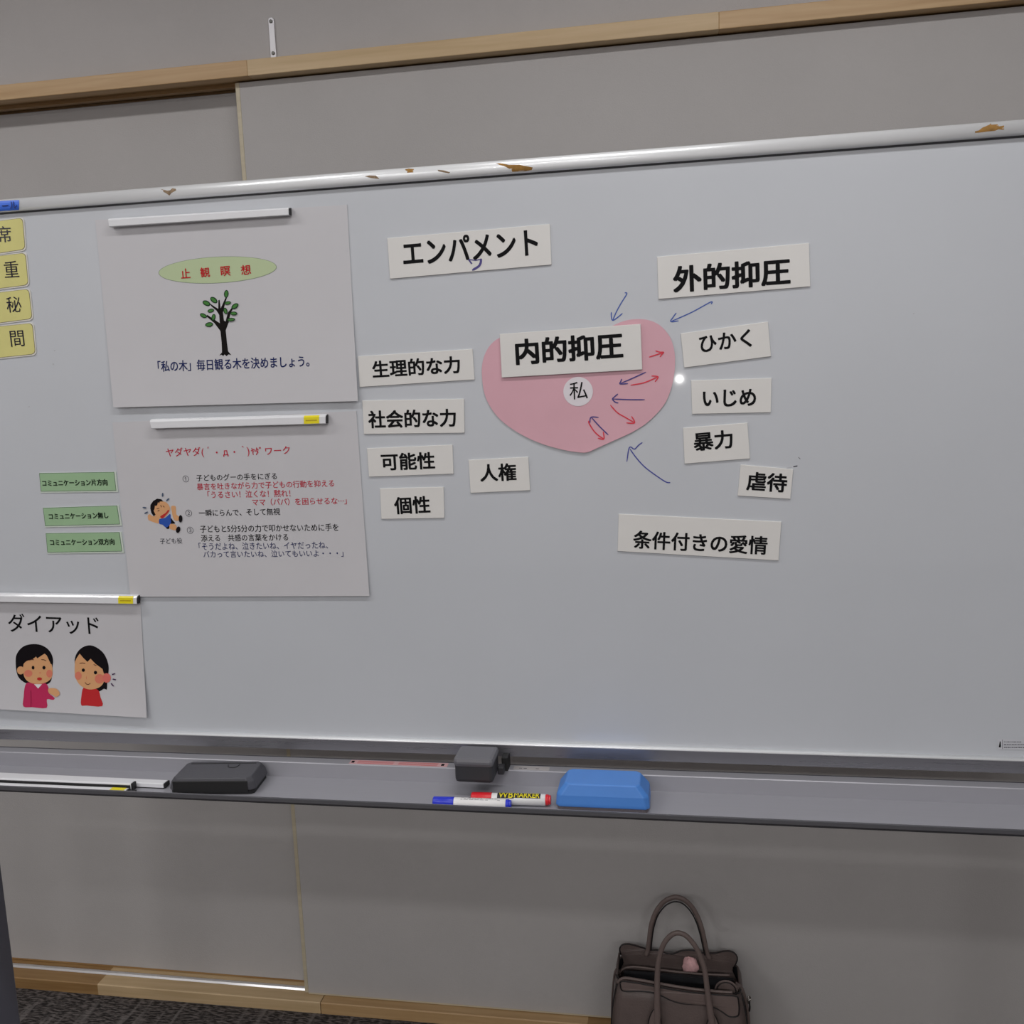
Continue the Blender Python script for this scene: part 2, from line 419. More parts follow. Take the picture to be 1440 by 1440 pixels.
chip(z6([(1042, 94), (1080, 94), (1132, 105), (1200, 104), (1292, 122), (1285, 140), (1240, 148), (1155, 152), (1128, 128), (1100, 113), (1070, 106)]), CHIPM, 'largest brown chip with a thin tail')
chip([(220+a/7.2, 80+b/7.2) for a, b in [(45, 1338), (90, 1358), (150, 1350), (160, 1330), (195, 1335), (200, 1352), (152, 1378), (132, 1405), (100, 1382), (75, 1368)]], CHIPG, 'dark jagged chip at the left')
chip([(1340+a/14.4, 160+b/14.4) for a, b in [(445, 355), (520, 340), (600, 280), (745, 218), (770, 190), (778, 222), (905, 212), (930, 255), (985, 248), (1035, 238), (1035, 320), (985, 322), (930, 312), (850, 345), (700, 360), (520, 383), (450, 388)]], CHIPM, 'long brown arrow shaped chip at the right end')

# tray
prism('tray', [(-.0070, .8030), (-.0070, .8055), (-.0250, .8055), (-.0262, .8043), (-.0268, .7803), (-.1140, .7803), (-.1185, .7888), (-.12, .7892), (-.12, .7870), (-.116, .7773), (-.0245, .7773), (-.0225, .8030)], BX0-.004, BX1+.02, ALU, wbd)
prism('tray_lip', [(-.12, .7889), (-.1224, .7882), (-.1232, .7830), (-.120, .7785), (-.105, .7753), (-.105, .7773), (-.116, .7773)], BX0-.004, BX1+.02, LIPM, wbd, smooth=False)
box('tray_back_edge', BX0-.004, BX1+.02, -.0072, -.0055, .790, .8064, LIPM, wbd)
# stand: posts, feet, casters, cross bar
for s, xa in ((-1, BX0-.014), (1, BX1+.014)):
    xb = xa+s*.045; x_lo, x_hi = min(xa, xb), max(xa, xb)
    box('post', x_lo, x_hi, -.012, .048, .1, 1.34, POST, wbd, .004)
    box('foot', x_lo, x_hi, -.36, .055, .062, .1, POST, wbd, .006)
    box('tray_bracket', x_lo, x_hi, -.11, -.012, .745, .7755, POST, wbd, .003)
    for y in (-.33, .025):
        cx = (x_lo+x_hi)/2
        wv = [[Vector((cx+dx, y+r*math.cos(a), .026+r*math.sin(a))) for a in [2*math.pi*i/20 for i in range(20)]] for dx, r in ((-.011, .021), (-.009, .0255), (.009, .0255), (.011, .021))]
        c_ = ring_loft('caster', wv, BLACK, wbd, smooth=False)
        bx = box('caster_fork', cx-.016, cx+.016, y-.014, y+.014, .046, .064, POST, c_, .003)
box('cross_bar', BX0-.02, BX1+.02, .010, .035, .066, .096, POST, wbd, .003)

# latch between tray and board
lt = box('latch', -.1205, -.0597, -.080, -.030, .8056, .8398, LATD, wbd, .006)
box('latch_cap', -.1217, -.0585, -.082, -.028, .8315, .8468, LATG, lt, .006)
box('latch_stem', -.113, -.067, -.048, -.012, .8052, .810, LATD, lt, .001)
box('latch_hook', -.0555, -.0455, -.030, -.006, .8050, .8275, BLACK, wbd, .001)
box('latch_hook', -.0595, -.0495, -.045, -.030, .8050, .8185, LATD, wbd, .002)

# stickers on the tray ledge
def ledge_pt(px, py, z=.8057):
    d = FW + RT*((px-720)/FOC) - UP*((py-720)/FOC); return EYE + d*((z-EYE.z)/d.z)
a = ledge_pt(491, 1073); b = ledge_pt(628, 1079)
sk = box('warning_sticker', a.x, b.x, -.0235, -.0090, .8055, .8058, mat('red_pink_sticker', srgb(205, 165, 168), .5), wbd, label='long pale pink warning sticker with red lines')
rl = mat('sticker_red', srgb(190, 90, 90), .5)
for k, (u0, u1) in enumerate(((.08, .45), (.5, .9))):
    for yy in (-.0205, -.0165, -.0122):
        box('printed_line', a.x+(b.x-a.x)*u0, a.x+(b.x-a.x)*u1, yy-.0008, yy+.0008, .8058, .80586, rl, sk)
for u in (.03, .95):
    box('symbol', a.x+(b.x-a.x)*u-.0025, a.x+(b.x-a.x)*u+.0025, -.0200, -.0125, .8058, .80588, INK, sk)
a = ledge_pt(722, 1081); b = ledge_pt(772, 1083)
sk = box('maker_sticker', a.x, b.x, -.0235, -.0095, .8055, .8058, mat('grey_sticker', srgb(176, 172, 172), .5), wbd, label='small grey sticker')
for u in (.15, .28, .62):
    box('printed_line', a.x+(b.x-a.x)*u, a.x+(b.x-a.x)*(u+.09), -.0190, -.0172, .8058, .80586, GREYI, sk)
# maker plate bottom right
A_ = Art(FLAT(-.0002))
A_.poly([(1402, 1039), (1452, 1040), (1452, 1055), (1403, 1053.5)], mat('plate_silver', (.55, .56, .60), .4), False)
A_.poly([(1404.3, 1050.8), (1407.6, 1051), (1407, 1042.5), (1405.8, 1042.5)], INK, False)
A_.line([(1409.4, 1040), (1409.6, 1053)], .5, GREYI)
for k, (x0_, x1_) in enumerate(((1411.5, 1436), (1411.5, 1446), (1411.5, 1441))):
    y_ = 1043+k*3.7
    xx = x0_
    while xx < x1_:
        ww = random.uniform(1.2, 3.4); A_.line([(xx, y_), (xx+ww, y_+.03)], 1.0 if k != 0 else .8, GREYI if random.random() < .6 else INK); xx += ww+random.uniform(.5, 1.2)
A_.done('maker_plate', wbd, 'small silver plate with tiny print, bottom right corner')

# hand-drawn blue arrows on the board
def arrow(name, strokes, m, parent, surf, wd=1.7, label=None):
    a = Art(surf)
    for s_ in strokes: a.line(s_, wd, m, smooth=True)
    return a.done(name, parent, label)
Z7 = lambda l: [(660+a/4.235, 400+b/4.235) for a, b in l]
Z8 = lambda l: [(840+a/4.5, 330+b/4.5) for a, b in l]
Z9 = lambda l: [(840+a/4.5, 580+b/4.5) for a, b in l]
arrow('drawn_arrow', [Z7([(925, 50), (938, 56), (905, 110), (875, 165), (855, 212)]), Z7([(846, 165), (846, 190), (854, 214), (885, 195), (912, 172)])], BLUEM, wbd, surf0, 1.6, 'short blue arrow pointing down at top of pink heart')
arrow('drawn_arrow', [Z8([(720, 440), (718, 426), (600, 490), (465, 550)]), Z8([(500, 495), (480, 522), (465, 550), (515, 545)])], BLUEM, wbd, surf0, 1.6, 'blue arrow slanting down left toward top right of pink heart')
arrow('drawn_arrow', [Z9([(462, 444), (435, 440), (380, 405), (300, 345), (245, 285), (206, 230)]), Z9([(187, 312), (203, 222), (235, 232), (260, 208), (285, 190)])], mat('deep_blue_marker', srgb(60, 66, 150), .45), wbd, surf0, 1.6, 'long curved blue arrow pointing up from below the heart')
FSM = mat('faint_smudge', (.42, .43, .46), .5)
for pts_, wd_, m_ in ((Z9([(1240, 343), (1266, 338)]), 1.4, GREYI), (Z9([(1272, 283), (1284, 295)]), .8, GREYI), (Z9([(1198, 352), (1230, 347)]), .8, FSM)):
    sm = Art(surf0); sm.line(pts_, wd_, m_); sm.done('ink_smudge', wbd)
for (x_, y_) in ((41, 572), (77, 493), (75, 512), (1285, 441)):
    sm = Art(surf0); sm.ell(x_, y_, 1.1, .8, FSM, n=8); sm.done('ink_smudge', wbd)

# ------------------------------------------------------------------ things stuck to the board
def quad_slab(name, q, y_back, th, m, parent=None, bv_=.0004, rc=0.):
    """flat card whose front face fills the pixel quad (TL,TR,BR,BL)"""
    F_ = [on(px, py, y_back-th) for px, py in q]
    v = [Vector((p.x, y_back-th, p.z)) for p in F_] + [Vector((p.x, y_back, p.z)) for p in F_]
    f = [(0, 3, 2, 1), (4, 5, 6, 7), (0, 1, 5, 4), (1, 2, 6, 5), (2, 3, 7, 6), (3, 0, 4, 7)]
    o = put(name, v, f, m, parent)
    if bv_: bevel(o, bv_, 1)
    return o
def center(q, y=0):
    c = Vector((0, 0, 0))
    for p in q: c += on(*p)
    return c/4

def word_card(q, text, bl, br, h, bold, label, yb=0., th=.0022):
    t = empty('word_card', (center(q).x, yb, center(q).z), label, 'card', 'white word cards on the whiteboard')
    quad_slab('card_sheet', q, yb, th, CARD, t)
    write(text, bl, br, h, INK, t, FLAT(yb-th), bold, 4)
    return t
c1 = word_card([(544.4, 334.9), (773.3, 314.9), (775.5, 372.2), (548.4, 392.2)], 'エンパメント', (568.5, 373.8), (756.5, 357.5), 35, .019,
               'white word card top centre, reading エンパメント with a small handwritten blue ワ')
hw = Art(FLAT(-.0022))
Z5 = lambda l: [(480+a/4.5, 300+b/4.5) for a, b in l]
hw.line(Z5([(806, 292), (826, 320)]), 2.2, PURM); hw.line(Z5([(806, 292), (850, 298), (884, 290)]), 1.5, PURM); hw.line(Z5([(884, 286), (882, 312), (868, 336), (828, 360)]), 3.2, PURM, smooth=True)
hw.done('handwriting', c1, 'small blue handwritten ワ')
word_card([(503.3, 501.1), (664.4, 490.7), (667.3, 533.8), (505.6, 544.4)], '生理的な力', (525.1, 531.4), (647, 524.2), 23.2, .022, 'white word card reading 生理的な力, top of the left column beside the upper poster')
word_card([(509.2, 563.3), (652.5, 560.8), (653.3, 608.8), (511.7, 610.4)], '社会的な力', (519.2, 602.1), (641, 599.4), 24, .022, 'white word card reading 社会的な力, second in the left column')
word_card([(515.8, 630.6), (636.3, 625.4), (637.7, 666.3), (518.8, 670.6)], '可能性', (537.3, 661.3), (611.6, 659), 23, .022, 'white word card reading 可能性, third in the left column')
word_card([(534.2, 686.9), (623.8, 684.8), (624.8, 728.5), (536.3, 730)], '個性', (556, 722.9), (605, 721), 23.3, .022, 'small white word card reading 個性, bottom of the left column')
word_card([(658.8, 646.7), (742.9, 642.5), (745.6, 689.6), (661.7, 693.3)], '人権', (676.3, 676.9), (726, 675.2), 23.5, .022, 'white word card reading 人権, below the left side of the heart')
word_card([(924, 361.1), (1137.8, 341.6), (1139.6, 402.9), (926, 420.7)], '外的抑圧', (948.2, 411), (1110.5, 399), 35.5, .028, 'large white word card reading 外的抑圧, top right of the heart')
word_card([(957.1, 468.9), (1080, 452.2), (1084.4, 501.1), (962.2, 517.1)], 'ひかく', (985.4, 496), (1057, 487), 24, .018, 'white word card reading ひかく, right of the heart, tilted up')
word_card([(971.8, 534.9), (1085.1, 531.6), (1084, 580), (973.3, 582.2)], 'いじめ', (989, 572), (1062.4, 570.4), 23, .022, 'white word card reading いじめ, second down the right column')
word_card([(960.4, 601.8), (1051.1, 594.4), (1054.9, 644.9), (962.7, 652.2)], '暴力', (976.7, 634.2), (1030.5, 629.6), 25, .022, 'white word card reading 暴力, third down the right column')
word_card([(1041.6, 653.3), (1115.6, 660), (1111.6, 701.8), (1037.3, 697.1)], '虐待', (1049.8, 689), (1105, 692.4), 25.4, .022, 'small white word card reading 虐待, tilted down to the right')
word_card([(870, 722.7), (1098.9, 733.8), (1094.9, 788.4), (868.4, 775.1)], '条件付きの愛情', (890.5, 770.8), (1078, 779.9), 24.6, .018, 'long white word card reading 条件付きの愛情, lowest on the right')

# heart
hp = Z7([(180, 318), (130, 355), (95, 410), (76, 480), (76, 560), (90, 650), (120, 720), (170, 790), (240, 850), (340, 910), (450, 955), (560, 985), (640, 998), (700, 1000),
         (760, 975), (860, 930), (960, 885), (1050, 830), (1120, 765), (1170, 700), (1205, 610), (1222, 520), (1225, 430), (1210, 350), (1180, 290), (1130, 240), (1070, 213), (1010, 206), (950, 211), (900, 225), (860, 243),
         (800, 275), (700, 325), (600, 368), (520, 350), (440, 322), (340, 300), (250, 300)])
HY0 = -.0018
hs = [(p.x, p.y) for p in crom([Vector((a, b, 0)) for a, b in hp], True, 3)]
ht = empty('heart_cutout', (on(812, 545).x, 0, on(812, 545).z), 'large pink paper heart in the middle of the whiteboard, drawn with red and blue arrows', 'paper heart')
P = [on(a, b, HY0) for a, b in hs]; n = len(P)
def heart_y(x, z):   # the lower edge lifts a little off the board
    t = max(0, min(1, (1.36-z)/.09)); return HY0-.0035*t*t
P = [Vector((p.x, heart_y(p.x, p.z), p.z)) for p in P]
tess = tessellate_polygon([[Vector((p.x, p.z, 0)) for p in P]])
bm = bmesh.new(); vs = [bm.verts.new(p) for p in P]
for t in tess:
    try: bm.faces.new([vs[i] for i in t])
    except ValueError: pass
bmesh.ops.subdivide_edges(bm, edges=[e for e in bm.edges if not e.is_boundary], cuts=4, use_grid_fill=True)
bmesh.ops.triangulate(bm, faces=bm.faces[:])
for v in bm.verts: v.co.y = heart_y(v.co.x, v.co.z)
bmesh.ops.recalc_face_normals(bm, faces=bm.faces)
if sum(f.normal.y for f in bm.faces) > 0: bmesh.ops.reverse_faces(bm, faces=bm.faces[:])
me = bpy.data.meshes.new('heart_sheet'); bm.to_mesh(me); bm.free(); me.materials.append(PINK)
o = bpy.data.objects.new('heart_sheet', me); COL.objects.link(o); o.parent = ht; o.matrix_parent_inverse = Matrix.Translation(-ht.location)
sd = o.modifiers.new('thickness', 'SOLIDIFY'); sd.thickness = .0011; sd.offset = -1
hsurf = lambda x, z: heart_y(x, z)-.0002
dc = Art(hsurf); dc.ell(813, 550.6, 20.8, 20.6, DISC, n=40)
do = dc.done('round_label', ht, 'round white paper disc')
write('私', (801.2, 562), (826.8, 561), 24.6, INK, do, lambda x, z: heart_y(x, z)-.0006, .0, 4)
for col, st, lb in (
    (REDM, [[(1070, 433), (1110, 420), (1155, 405)], [(1108, 395), (1135, 403), (1157, 404), (1145, 418), (1135, 432)]], 'short red arrow pointing right, topmost'),
    (PURM, [[(1052, 522), (980, 555), (900, 590)], [(908, 562), (902, 578), (898, 592), (945, 590)]], 'violet arrow pointing down left'),
    (REDM, [[(960, 600), (1030, 588), (1075, 572), (1122, 550)], [(1085, 545), (1124, 550), (1105, 580)]], 'red arrow pointing right, beside the violet one'),
    (PURM, [[(1045, 686), (960, 686), (855, 682)], [(885, 652), (866, 668), (853, 682), (868, 700), (888, 706)]], 'violet arrow pointing left'),
    (REDM, [[(840, 718), (880, 762), (930, 792), (982, 822)], [(966, 785), (984, 824), (935, 824)]], 'red arrow pointing down right'),
    (PURM, [[(828, 896), (780, 850), (728, 793)], [(770, 792), (725, 791), (718, 825)]], 'violet arrow pointing up left, near the bottom tip'),
    (REDM, [[(714, 812), (712, 824), (740, 870), (770, 900), (799, 918)], [(797, 876), (801, 920), (765, 915)]], 'red arrow beside the lowest violet arrow')):
    arrow('drawn_arrow', [Z7(s_) for s_ in st], col, ht, hsurf, 1.7, lb)
word_card([(702.5, 469.7), (900.8, 455.5), (903.2, 519.7), (705.6, 531)], '内的抑圧', (727, 512.6), (875.6, 502.8), 34.5, .028, 'large white word card reading 内的抑圧, lying across the top of the pink heart', yb=-.0032)

# ---- posters
def poster(q, label, lift_amt, curl=0., th=.0006, start=.35):
    TLc, TRc, BRc, BLc = (on(*p) for p in q)
    def y_at(x, z):
        zt = TLc.z + (TRc.z-TLc.z)*((x-TLc.x)/(TRc.x-TLc.x)); zb = BLc.z + (BRc.z-BLc.z)*((x-BLc.x)/(BRc.x-BLc.x))
        t = min(1, max(0, (zt-z)/(zt-zb))); s = (x-TLc.x)/(TRc.x-TLc.x)
        e = max(0, (t-start)/(1-start))
        return -.0012-lift_amt*e*e-curl*(.5+.5*math.sin(s*7+1))*t
    t = empty('poster', (center(q).x, 0, center(q).z), label, 'poster', 'printed posters under magnetic bars')
    NX, NZ = 18, 14; v = []; f = []
    for layer in (0, 1):
        for j in range(NZ+1):
            for i in range(NX+1):
                a, b = i/NX, j/NZ
                px = (q[0][0]*(1-a)+q[1][0]*a)*(1-b)+(q[3][0]*(1-a)+q[2][0]*a)*b
                py = (q[0][1]*(1-a)+q[1][1]*a)*(1-b)+(q[3][1]*(1-a)+q[2][1]*a)*b
                p = on(px, py)
                for _ in range(4): p = on(px, py, y_at(p.x, p.z))
                v.append(Vector((p.x, y_at(p.x, p.z) + layer*th, p.z)))
    W_ = NX+1; N_ = W_*(NZ+1)
    for j in range(NZ):
        for i in range(NX):
            k = j*W_+i; f.append((k, k+W_, k+W_+1, k+1)); f.append((N_+k, N_+k+1, N_+k+W_+1, N_+k+W_))
    for i in range(NX):
        f.append((i, i+1, N_+i+1, N_+i)); k = NZ*W_+i; f.append((k+1, k, N_+k, N_+k+1))
    for j in range(NZ):
        k = j*W_; f.append((k+W_, k, N_+k, N_+k+W_)); k += NX; f.append((k, k+W_, N_+k+W_, N_+k))
    put('sheet', v, f, PAPER, t, smooth=False)
    return t, y_at
p1, s1 = poster([(133.9, 309.5), (488, 287.8), (503.3, 564), (159.5, 573)], 'upper white poster with green oval heading and drawing of a tree', .006)
p2, s2 = poster([(158, 594), (501, 578), (519.5, 838.3), (183.5, 839.2)], 'middle white poster of typed lines with drawing of a crying child', .003)
p3, s3 = poster([(-50, 838), (197, 841), (206.3, 1009.5), (-42, 995)], 'lowest white poster headed ダイアッド with drawing of two women talking', .008)
Z2 = lambda l: [(120+a/3.6, 270+b/3.6) for a, b in l]
# poster 1
ov = Art(s1); ov.ell(306.1, 379.6, 83.2, 18.6, mat('oval_outline', srgb(110, 130, 105), .5), 3, 48); ov.ell(306.1, 379.6, 82.6, 18.1, mat('oval_green', srgb(184, 200, 158), .5, coat=.3, crough=.1), 3, 48)
oo = ov.done('heading_oval', p1, 'pale green oval')
for ch, a, b in (('止', (255.2, 391.6), (268, 390.6)), ('観', (282.5, 390), (295.5, 389.2)), ('瞑', (311.2, 388.2), (324.3, 387.4)), ('想', (339.7, 386.6), (353.2, 385.4))):
    write(ch, a, b, 13.4, RED, oo, lambda x, z: s1(x, z)-.0005, .012, 3)
tr = Art(s1); LEAFD = mat('leaf_dark', srgb(24, 58, 32), .5, spec=.12); LEAF = mat('leaf_green', srgb(72, 128, 62), .5, spec=.12); TRK = mat('trunk_black', srgb(14, 10, 8), .5, spec=.12)
tr.poly(Z2([(678, 829), (692, 812), (690, 760), (684, 704), (655, 665), (612, 628), (618, 622), (660, 650), (681, 664), (678, 622), (664, 600), (640, 580), (628, 562), (650, 577), (673, 592), (674, 548), (680, 545), (685, 590), (700, 557), (714, 526), (719, 530), (706, 570), (697, 610), (702, 650), (710, 656), (722, 610), (742, 586), (748, 590), (734, 618), (726, 660), (711, 700), (717, 760), (723, 806), (739, 826), (725, 822), (715, 831), (705, 822), (698, 831), (690, 823)]), TRK, False)
for cx, cy, a, b, an in ((714, 516, 20, 12, 85), (651, 547, 21, 13, -38), (614, 563, 21, 13, -25), (636, 601, 17, 10, 15), (599, 626, 19, 11, -25), (650, 634, 17, 10, 80), (628, 671, 20, 12, 10), (722, 562, 17, 9, 10), (759, 578, 20, 12, 35), (711, 602, 17, 10, -75), (753, 615, 18, 10, 0), (740, 646, 20, 9, 5)):
    x_, y_ = 120+cx/3.6, 270+cy/3.6
    tr.ell(x_, y_, a/3.6, b/3.6, LEAFD, an, 14); tr.ell(x_, y_, a/4.6, b/6, LEAF, an, 12)
tr.done('tree_picture', p1, 'black tree with green leaves')
write('「私の木」毎日観る木を決めましょう。', (222.6, 523), (435.2, 515.6), 15.2, NAVY, p1, s1, .012, 3)
# poster 2
Z3 = lambda a, b: (150+a/3.789, 570+b/3.789)
L2 = []
def ln(text, x0_, y0_, x1_, y1_, h, m, bold=.006): write(text, Z3(x0_, y0_), Z3(x1_, y1_), h/3.789, m, p2, s2, bold, 2, acc=L2)
ln('ヤダヤダ(', 320, 282, 520, 276, 54, CRIM); ln('´', 538, 231, 546, 228, 8, CRIM, .02); ln('・', 583, 257, 593, 255, 10, CRIM, .01); ln('д', 623, 274, 650, 272, 33, CRIM, .012); ln('・', 677, 254, 687, 252, 10, CRIM, .01); ln('`', 722, 226, 731, 223, 8, CRIM, .02)
ln(')', 752, 272, 764, 271, 50, CRIM); ln('ﾔﾀﾞ', 772, 266, 826, 263, 42, CRIM, .012); ln('ワーク', 848, 264, 978, 257, 40, CRIM, .01)
join_lines('lettering', L2, p2, 'crimson heading'); L2 = []
ln('①', 407, 410, 440, 409, 35, GREYI, 0); ln('子どものグーの手をにぎる', 480, 404, 908, 394, 34, INK)
ln('暴言を吐きながら力で子どもの行動を抑える', 483, 452, 1213, 433, 36, CRIM)
ln('「うるさい！泣くな！黙れ！', 540, 496, 980, 487, 38, CRIM); ln('ママ（パパ）を困らせるな⋯」', 778, 535, 1280, 527, 38, CRIM)
ln('②', 422, 593, 456, 592, 36, GREYI, 0); ln('一瞬にらんで、そして無視', 493, 592, 925, 584, 36, INK)
ln('③', 430, 684, 464, 683, 36, GREYI, 0); ln('子どもと5分5分の力で叩かせないために手を', 500, 678, 1236, 669, 38, INK)
ln('添える　共感の言葉をかける', 505, 726, 968, 720, 36, INK)
ln('「そうだよね、泣きたいね、イヤだったね、', 493, 771, 1180, 763, 38, NAVY, .002); ln('バカって言いたいね、泣いてもいいよ・・・」', 517, 812, 1262, 806, 36, NAVY, .002)
ln('子ども役', 286, 739, 404, 736, 30, GREYI, .004)
join_lines('lettering', L2, p2, 'lines of black, red and navy print')
SKIN = mat('printed_skin', srgb(214, 160, 112), .5); HAIR = mat('printed_black_hair', srgb(18, 14, 18), .5, spec=.12); BLU = mat('printed_blue', srgb(28, 78, 170), .5); MOU = mat('printed_mouth_red', srgb(185, 30, 28), .5)
ZB = lambda l: [(190+a/16, 680+b/16) for a, b in l]
bo = Art(s2)
bo.poly(ZB([(290, 710), (340, 690), (400, 735), (540, 720), (550, 800), (545, 890), (480, 890), (320, 830), (290, 785)]), SKIN)
bo.poly(ZB([(815, 510), (910, 510), (922, 600), (930, 690), (960, 720), (1000, 760), (985, 830), (910, 835), (860, 780), (830, 650)]), SKIN)
bo.poly(ZB([(770, 920), (830, 905), (920, 930), (935, 1000), (900, 1050), (780, 1010)]), SKIN)
bo.poly(ZB([(805, 780), (850, 830), (905, 890), (830, 902), (780, 912), (770, 1000), (740, 1022), (690, 985), (760, 900)]), HAIR)
bo.poly(ZB([(550, 800), (680, 770), (790, 680), (805, 800), (810, 880), (760, 950), (700, 988), (620, 925), (550, 905)]), BLU)
bo.poly(ZB([(430, 600), (450, 500), (520, 420), (600, 398), (700, 420), (770, 500), (790, 580), (760, 650), (680, 745), (600, 785), (540, 765), (450, 710)]), SKIN)
bo.poly(ZB([(345, 560), (350, 480), (410, 390), (500, 338), (590, 350), (640, 400), (560, 402), (545, 445), (520, 415), (500, 485), (470, 505), (450, 490), (440, 570), (420, 610), (465, 700), (420, 732), (370, 660)]), HAIR, False)
bo.poly(ZB([(570, 740), (640, 690), (700, 650), (745, 590), (768, 620), (700, 705), (640, 770), (600, 776)]), MOU)
for l in ([(490, 565), (550, 555)], [(510, 615), (555, 600)], [(580, 480), (600, 530)], [(630, 500), (665, 530)]): bo.line(ZB(l), .9, mat('printed_brow', srgb(80, 35, 15), .5))
bo.ell(190+1028/16, 680+790/16, 2.6, 5.2, HAIR, 0); bo.ell(190+975/16, 680+1035/16, 2.9, 4.6, HAIR, -15)
DROP = mat('printed_drop_blue', srgb(70, 85, 110), .5)
for cx, cy, an in ((625, 250, 85), (740, 360, 45), (220, 540, -5), (258, 655, 30)): bo.ell(190+cx/16, 680+cy/16, 2.9, 1.1, DROP, an, 12)
bo.done('child_picture', p2, 'crying child in blue shirt lying on its back')
# poster 3
write('ダイアッド', (12.9, 888.2), (140.2, 892.6), 25.5, INK, p3, s3, .006, 4)
ZP = lambda l: [(a/6.545, 820+b/6.545) for a, b in l]
CHEEK = mat('printed_cheek', srgb(214, 122, 98), .5); MAG = mat('printed_magenta', srgb(186, 30, 84), .5); REDC = mat('printed_red', srgb(188, 26, 32), .5); BRW = mat('printed_brown', srgb(85, 38, 18), .5); WHT = mat('printed_white', (.75, .74, .75), .5)
EARP = mat('printed_pink_ear', srgb(216, 110, 100), .5); VIO = mat('printed_violet', srgb(70, 40, 80), .5)
def E_(a, cx, cy, rx, ry, m, an=0): a.ell(cx/6.545, 820+cy/6.545, rx/6.545, ry/6.545, m, an, 22)
w1 = Art(s3)
w1.poly(ZP([(145, 720), (152, 660), (190, 603), (240, 572), (310, 560), (380, 570), (440, 605), (478, 660), (490, 720), (484, 770), (476, 880), (450, 922), (400, 932), (260, 925), (205, 900), (168, 860), (150, 800)]), HAIR)
w1.poly(ZP([(245, 920), (226, 970), (218, 1050), (216, 1135), (300, 1142), (430, 1148), (432, 1070), (488, 1075), (502, 1055), (450, 1010), (447, 960), (420, 922), (365, 925), (290, 915)]), MAG)
w1.poly(ZP([(315, 930), (388, 930), (352, 970)]), WHT, False)
w1.poly(ZP([(220, 740), (300, 690), (400, 645), (450, 690), (480, 760), (485, 840), (465, 885), (420, 915), (350, 928), (280, 915), (235, 880), (215, 820)]), SKIN)
w1.poly(ZP([(150, 775), (150, 690), (200, 620), (300, 585), (400, 595), (450, 635), (486, 740), (470, 745), (432, 665), (412, 648), (375, 672), (345, 692), (333, 675), (300, 702), (250, 714), (220, 738), (214, 775)]), HAIR, False)
E_(w1, 262, 830, 38, 33, CHEEK); E_(w1, 456, 832, 28, 36, CHEEK); E_(w1, 192, 802, 34, 37, SKIN)
E_(w1, 307, 777, 13, 17, HAIR); E_(w1, 407, 777, 14, 17, HAIR); E_(w1, 366, 880, 23, 14, MOU); E_(w1, 372, 824, 8, 5, CHEEK)
w1.line(ZP([(272, 708), (295, 702), (315, 704)]), .9, BRW); w1.line(ZP([(384, 702), (408, 704), (428, 713)]), .9, BRW)
w1.poly(ZP([(447, 975), (480, 963), (530, 975), (554, 1020), (520, 1046), (490, 1030), (455, 1010)]), SKIN)
w1.line(ZP([(285, 985), (288, 1060), (286, 1135)]), .5, mat('printed_dark_magenta', srgb(140, 20, 62), .5))
w1.done('woman_picture', p3, 'woman in a magenta jumper holding out one hand')
w2 = Art(s3)
w2.poly(ZP([(688, 730), (700, 660), (740, 605), (800, 575), (860, 578), (930, 620), (975, 680), (1000, 760), (998, 830), (988, 900), (984, 978), (958, 972), (915, 996), (880, 985), (720, 800)]), HAIR)
w2.poly(ZP([(770, 960), (750, 1040), (748, 1122), (800, 1126), (942, 1132), (926, 1050), (905, 985), (840, 965)]), REDC)
w2.poly(ZP([(690, 740), (700, 690), (735, 645), (780, 680), (850, 690), (900, 745), (948, 790), (962, 850), (958, 905), (930, 948), (880, 972), (820, 978), (760, 955), (715, 910), (690, 840)]), SKIN)
w2.poly(ZP([(688, 730), (700, 660), (740, 605), (800, 575), (860, 578), (930, 620), (975, 680), (998, 760), (998, 832), (955, 828), (945, 790), (880, 742), (835, 695), (806, 724), (770, 690), (735, 648), (706, 690)]), HAIR, False)
E_(w2, 722, 852, 32, 38, CHEEK); E_(w2, 918, 880, 44, 44, CHEEK); E_(w2, 984, 872, 38, 44, EARP)
E_(w2, 769, 800, 15, 16, HAIR); E_(w2, 881, 822, 15, 16, HAIR)
w2.line(ZP([(735, 737), (760, 733), (787, 738)]), .9, BRW); w2.line(ZP([(864, 748), (890, 757)]), .9, BRW)
w2.line(ZP([(785, 910), (800, 928), (818, 930), (835, 918)]), .8, BRW, True); w2.line(ZP([(797, 860), (798, 880)]), .6, CHEEK)
for l in ([(1034, 840), (1062, 830)], [(1040, 881), (1070, 888)], [(1025, 920), (1048, 946)]): w2.line(ZP(l), 1.6, VIO)
w2.done('woman_picture', p3, 'woman in a red jumper cupping her ear, with sound lines')

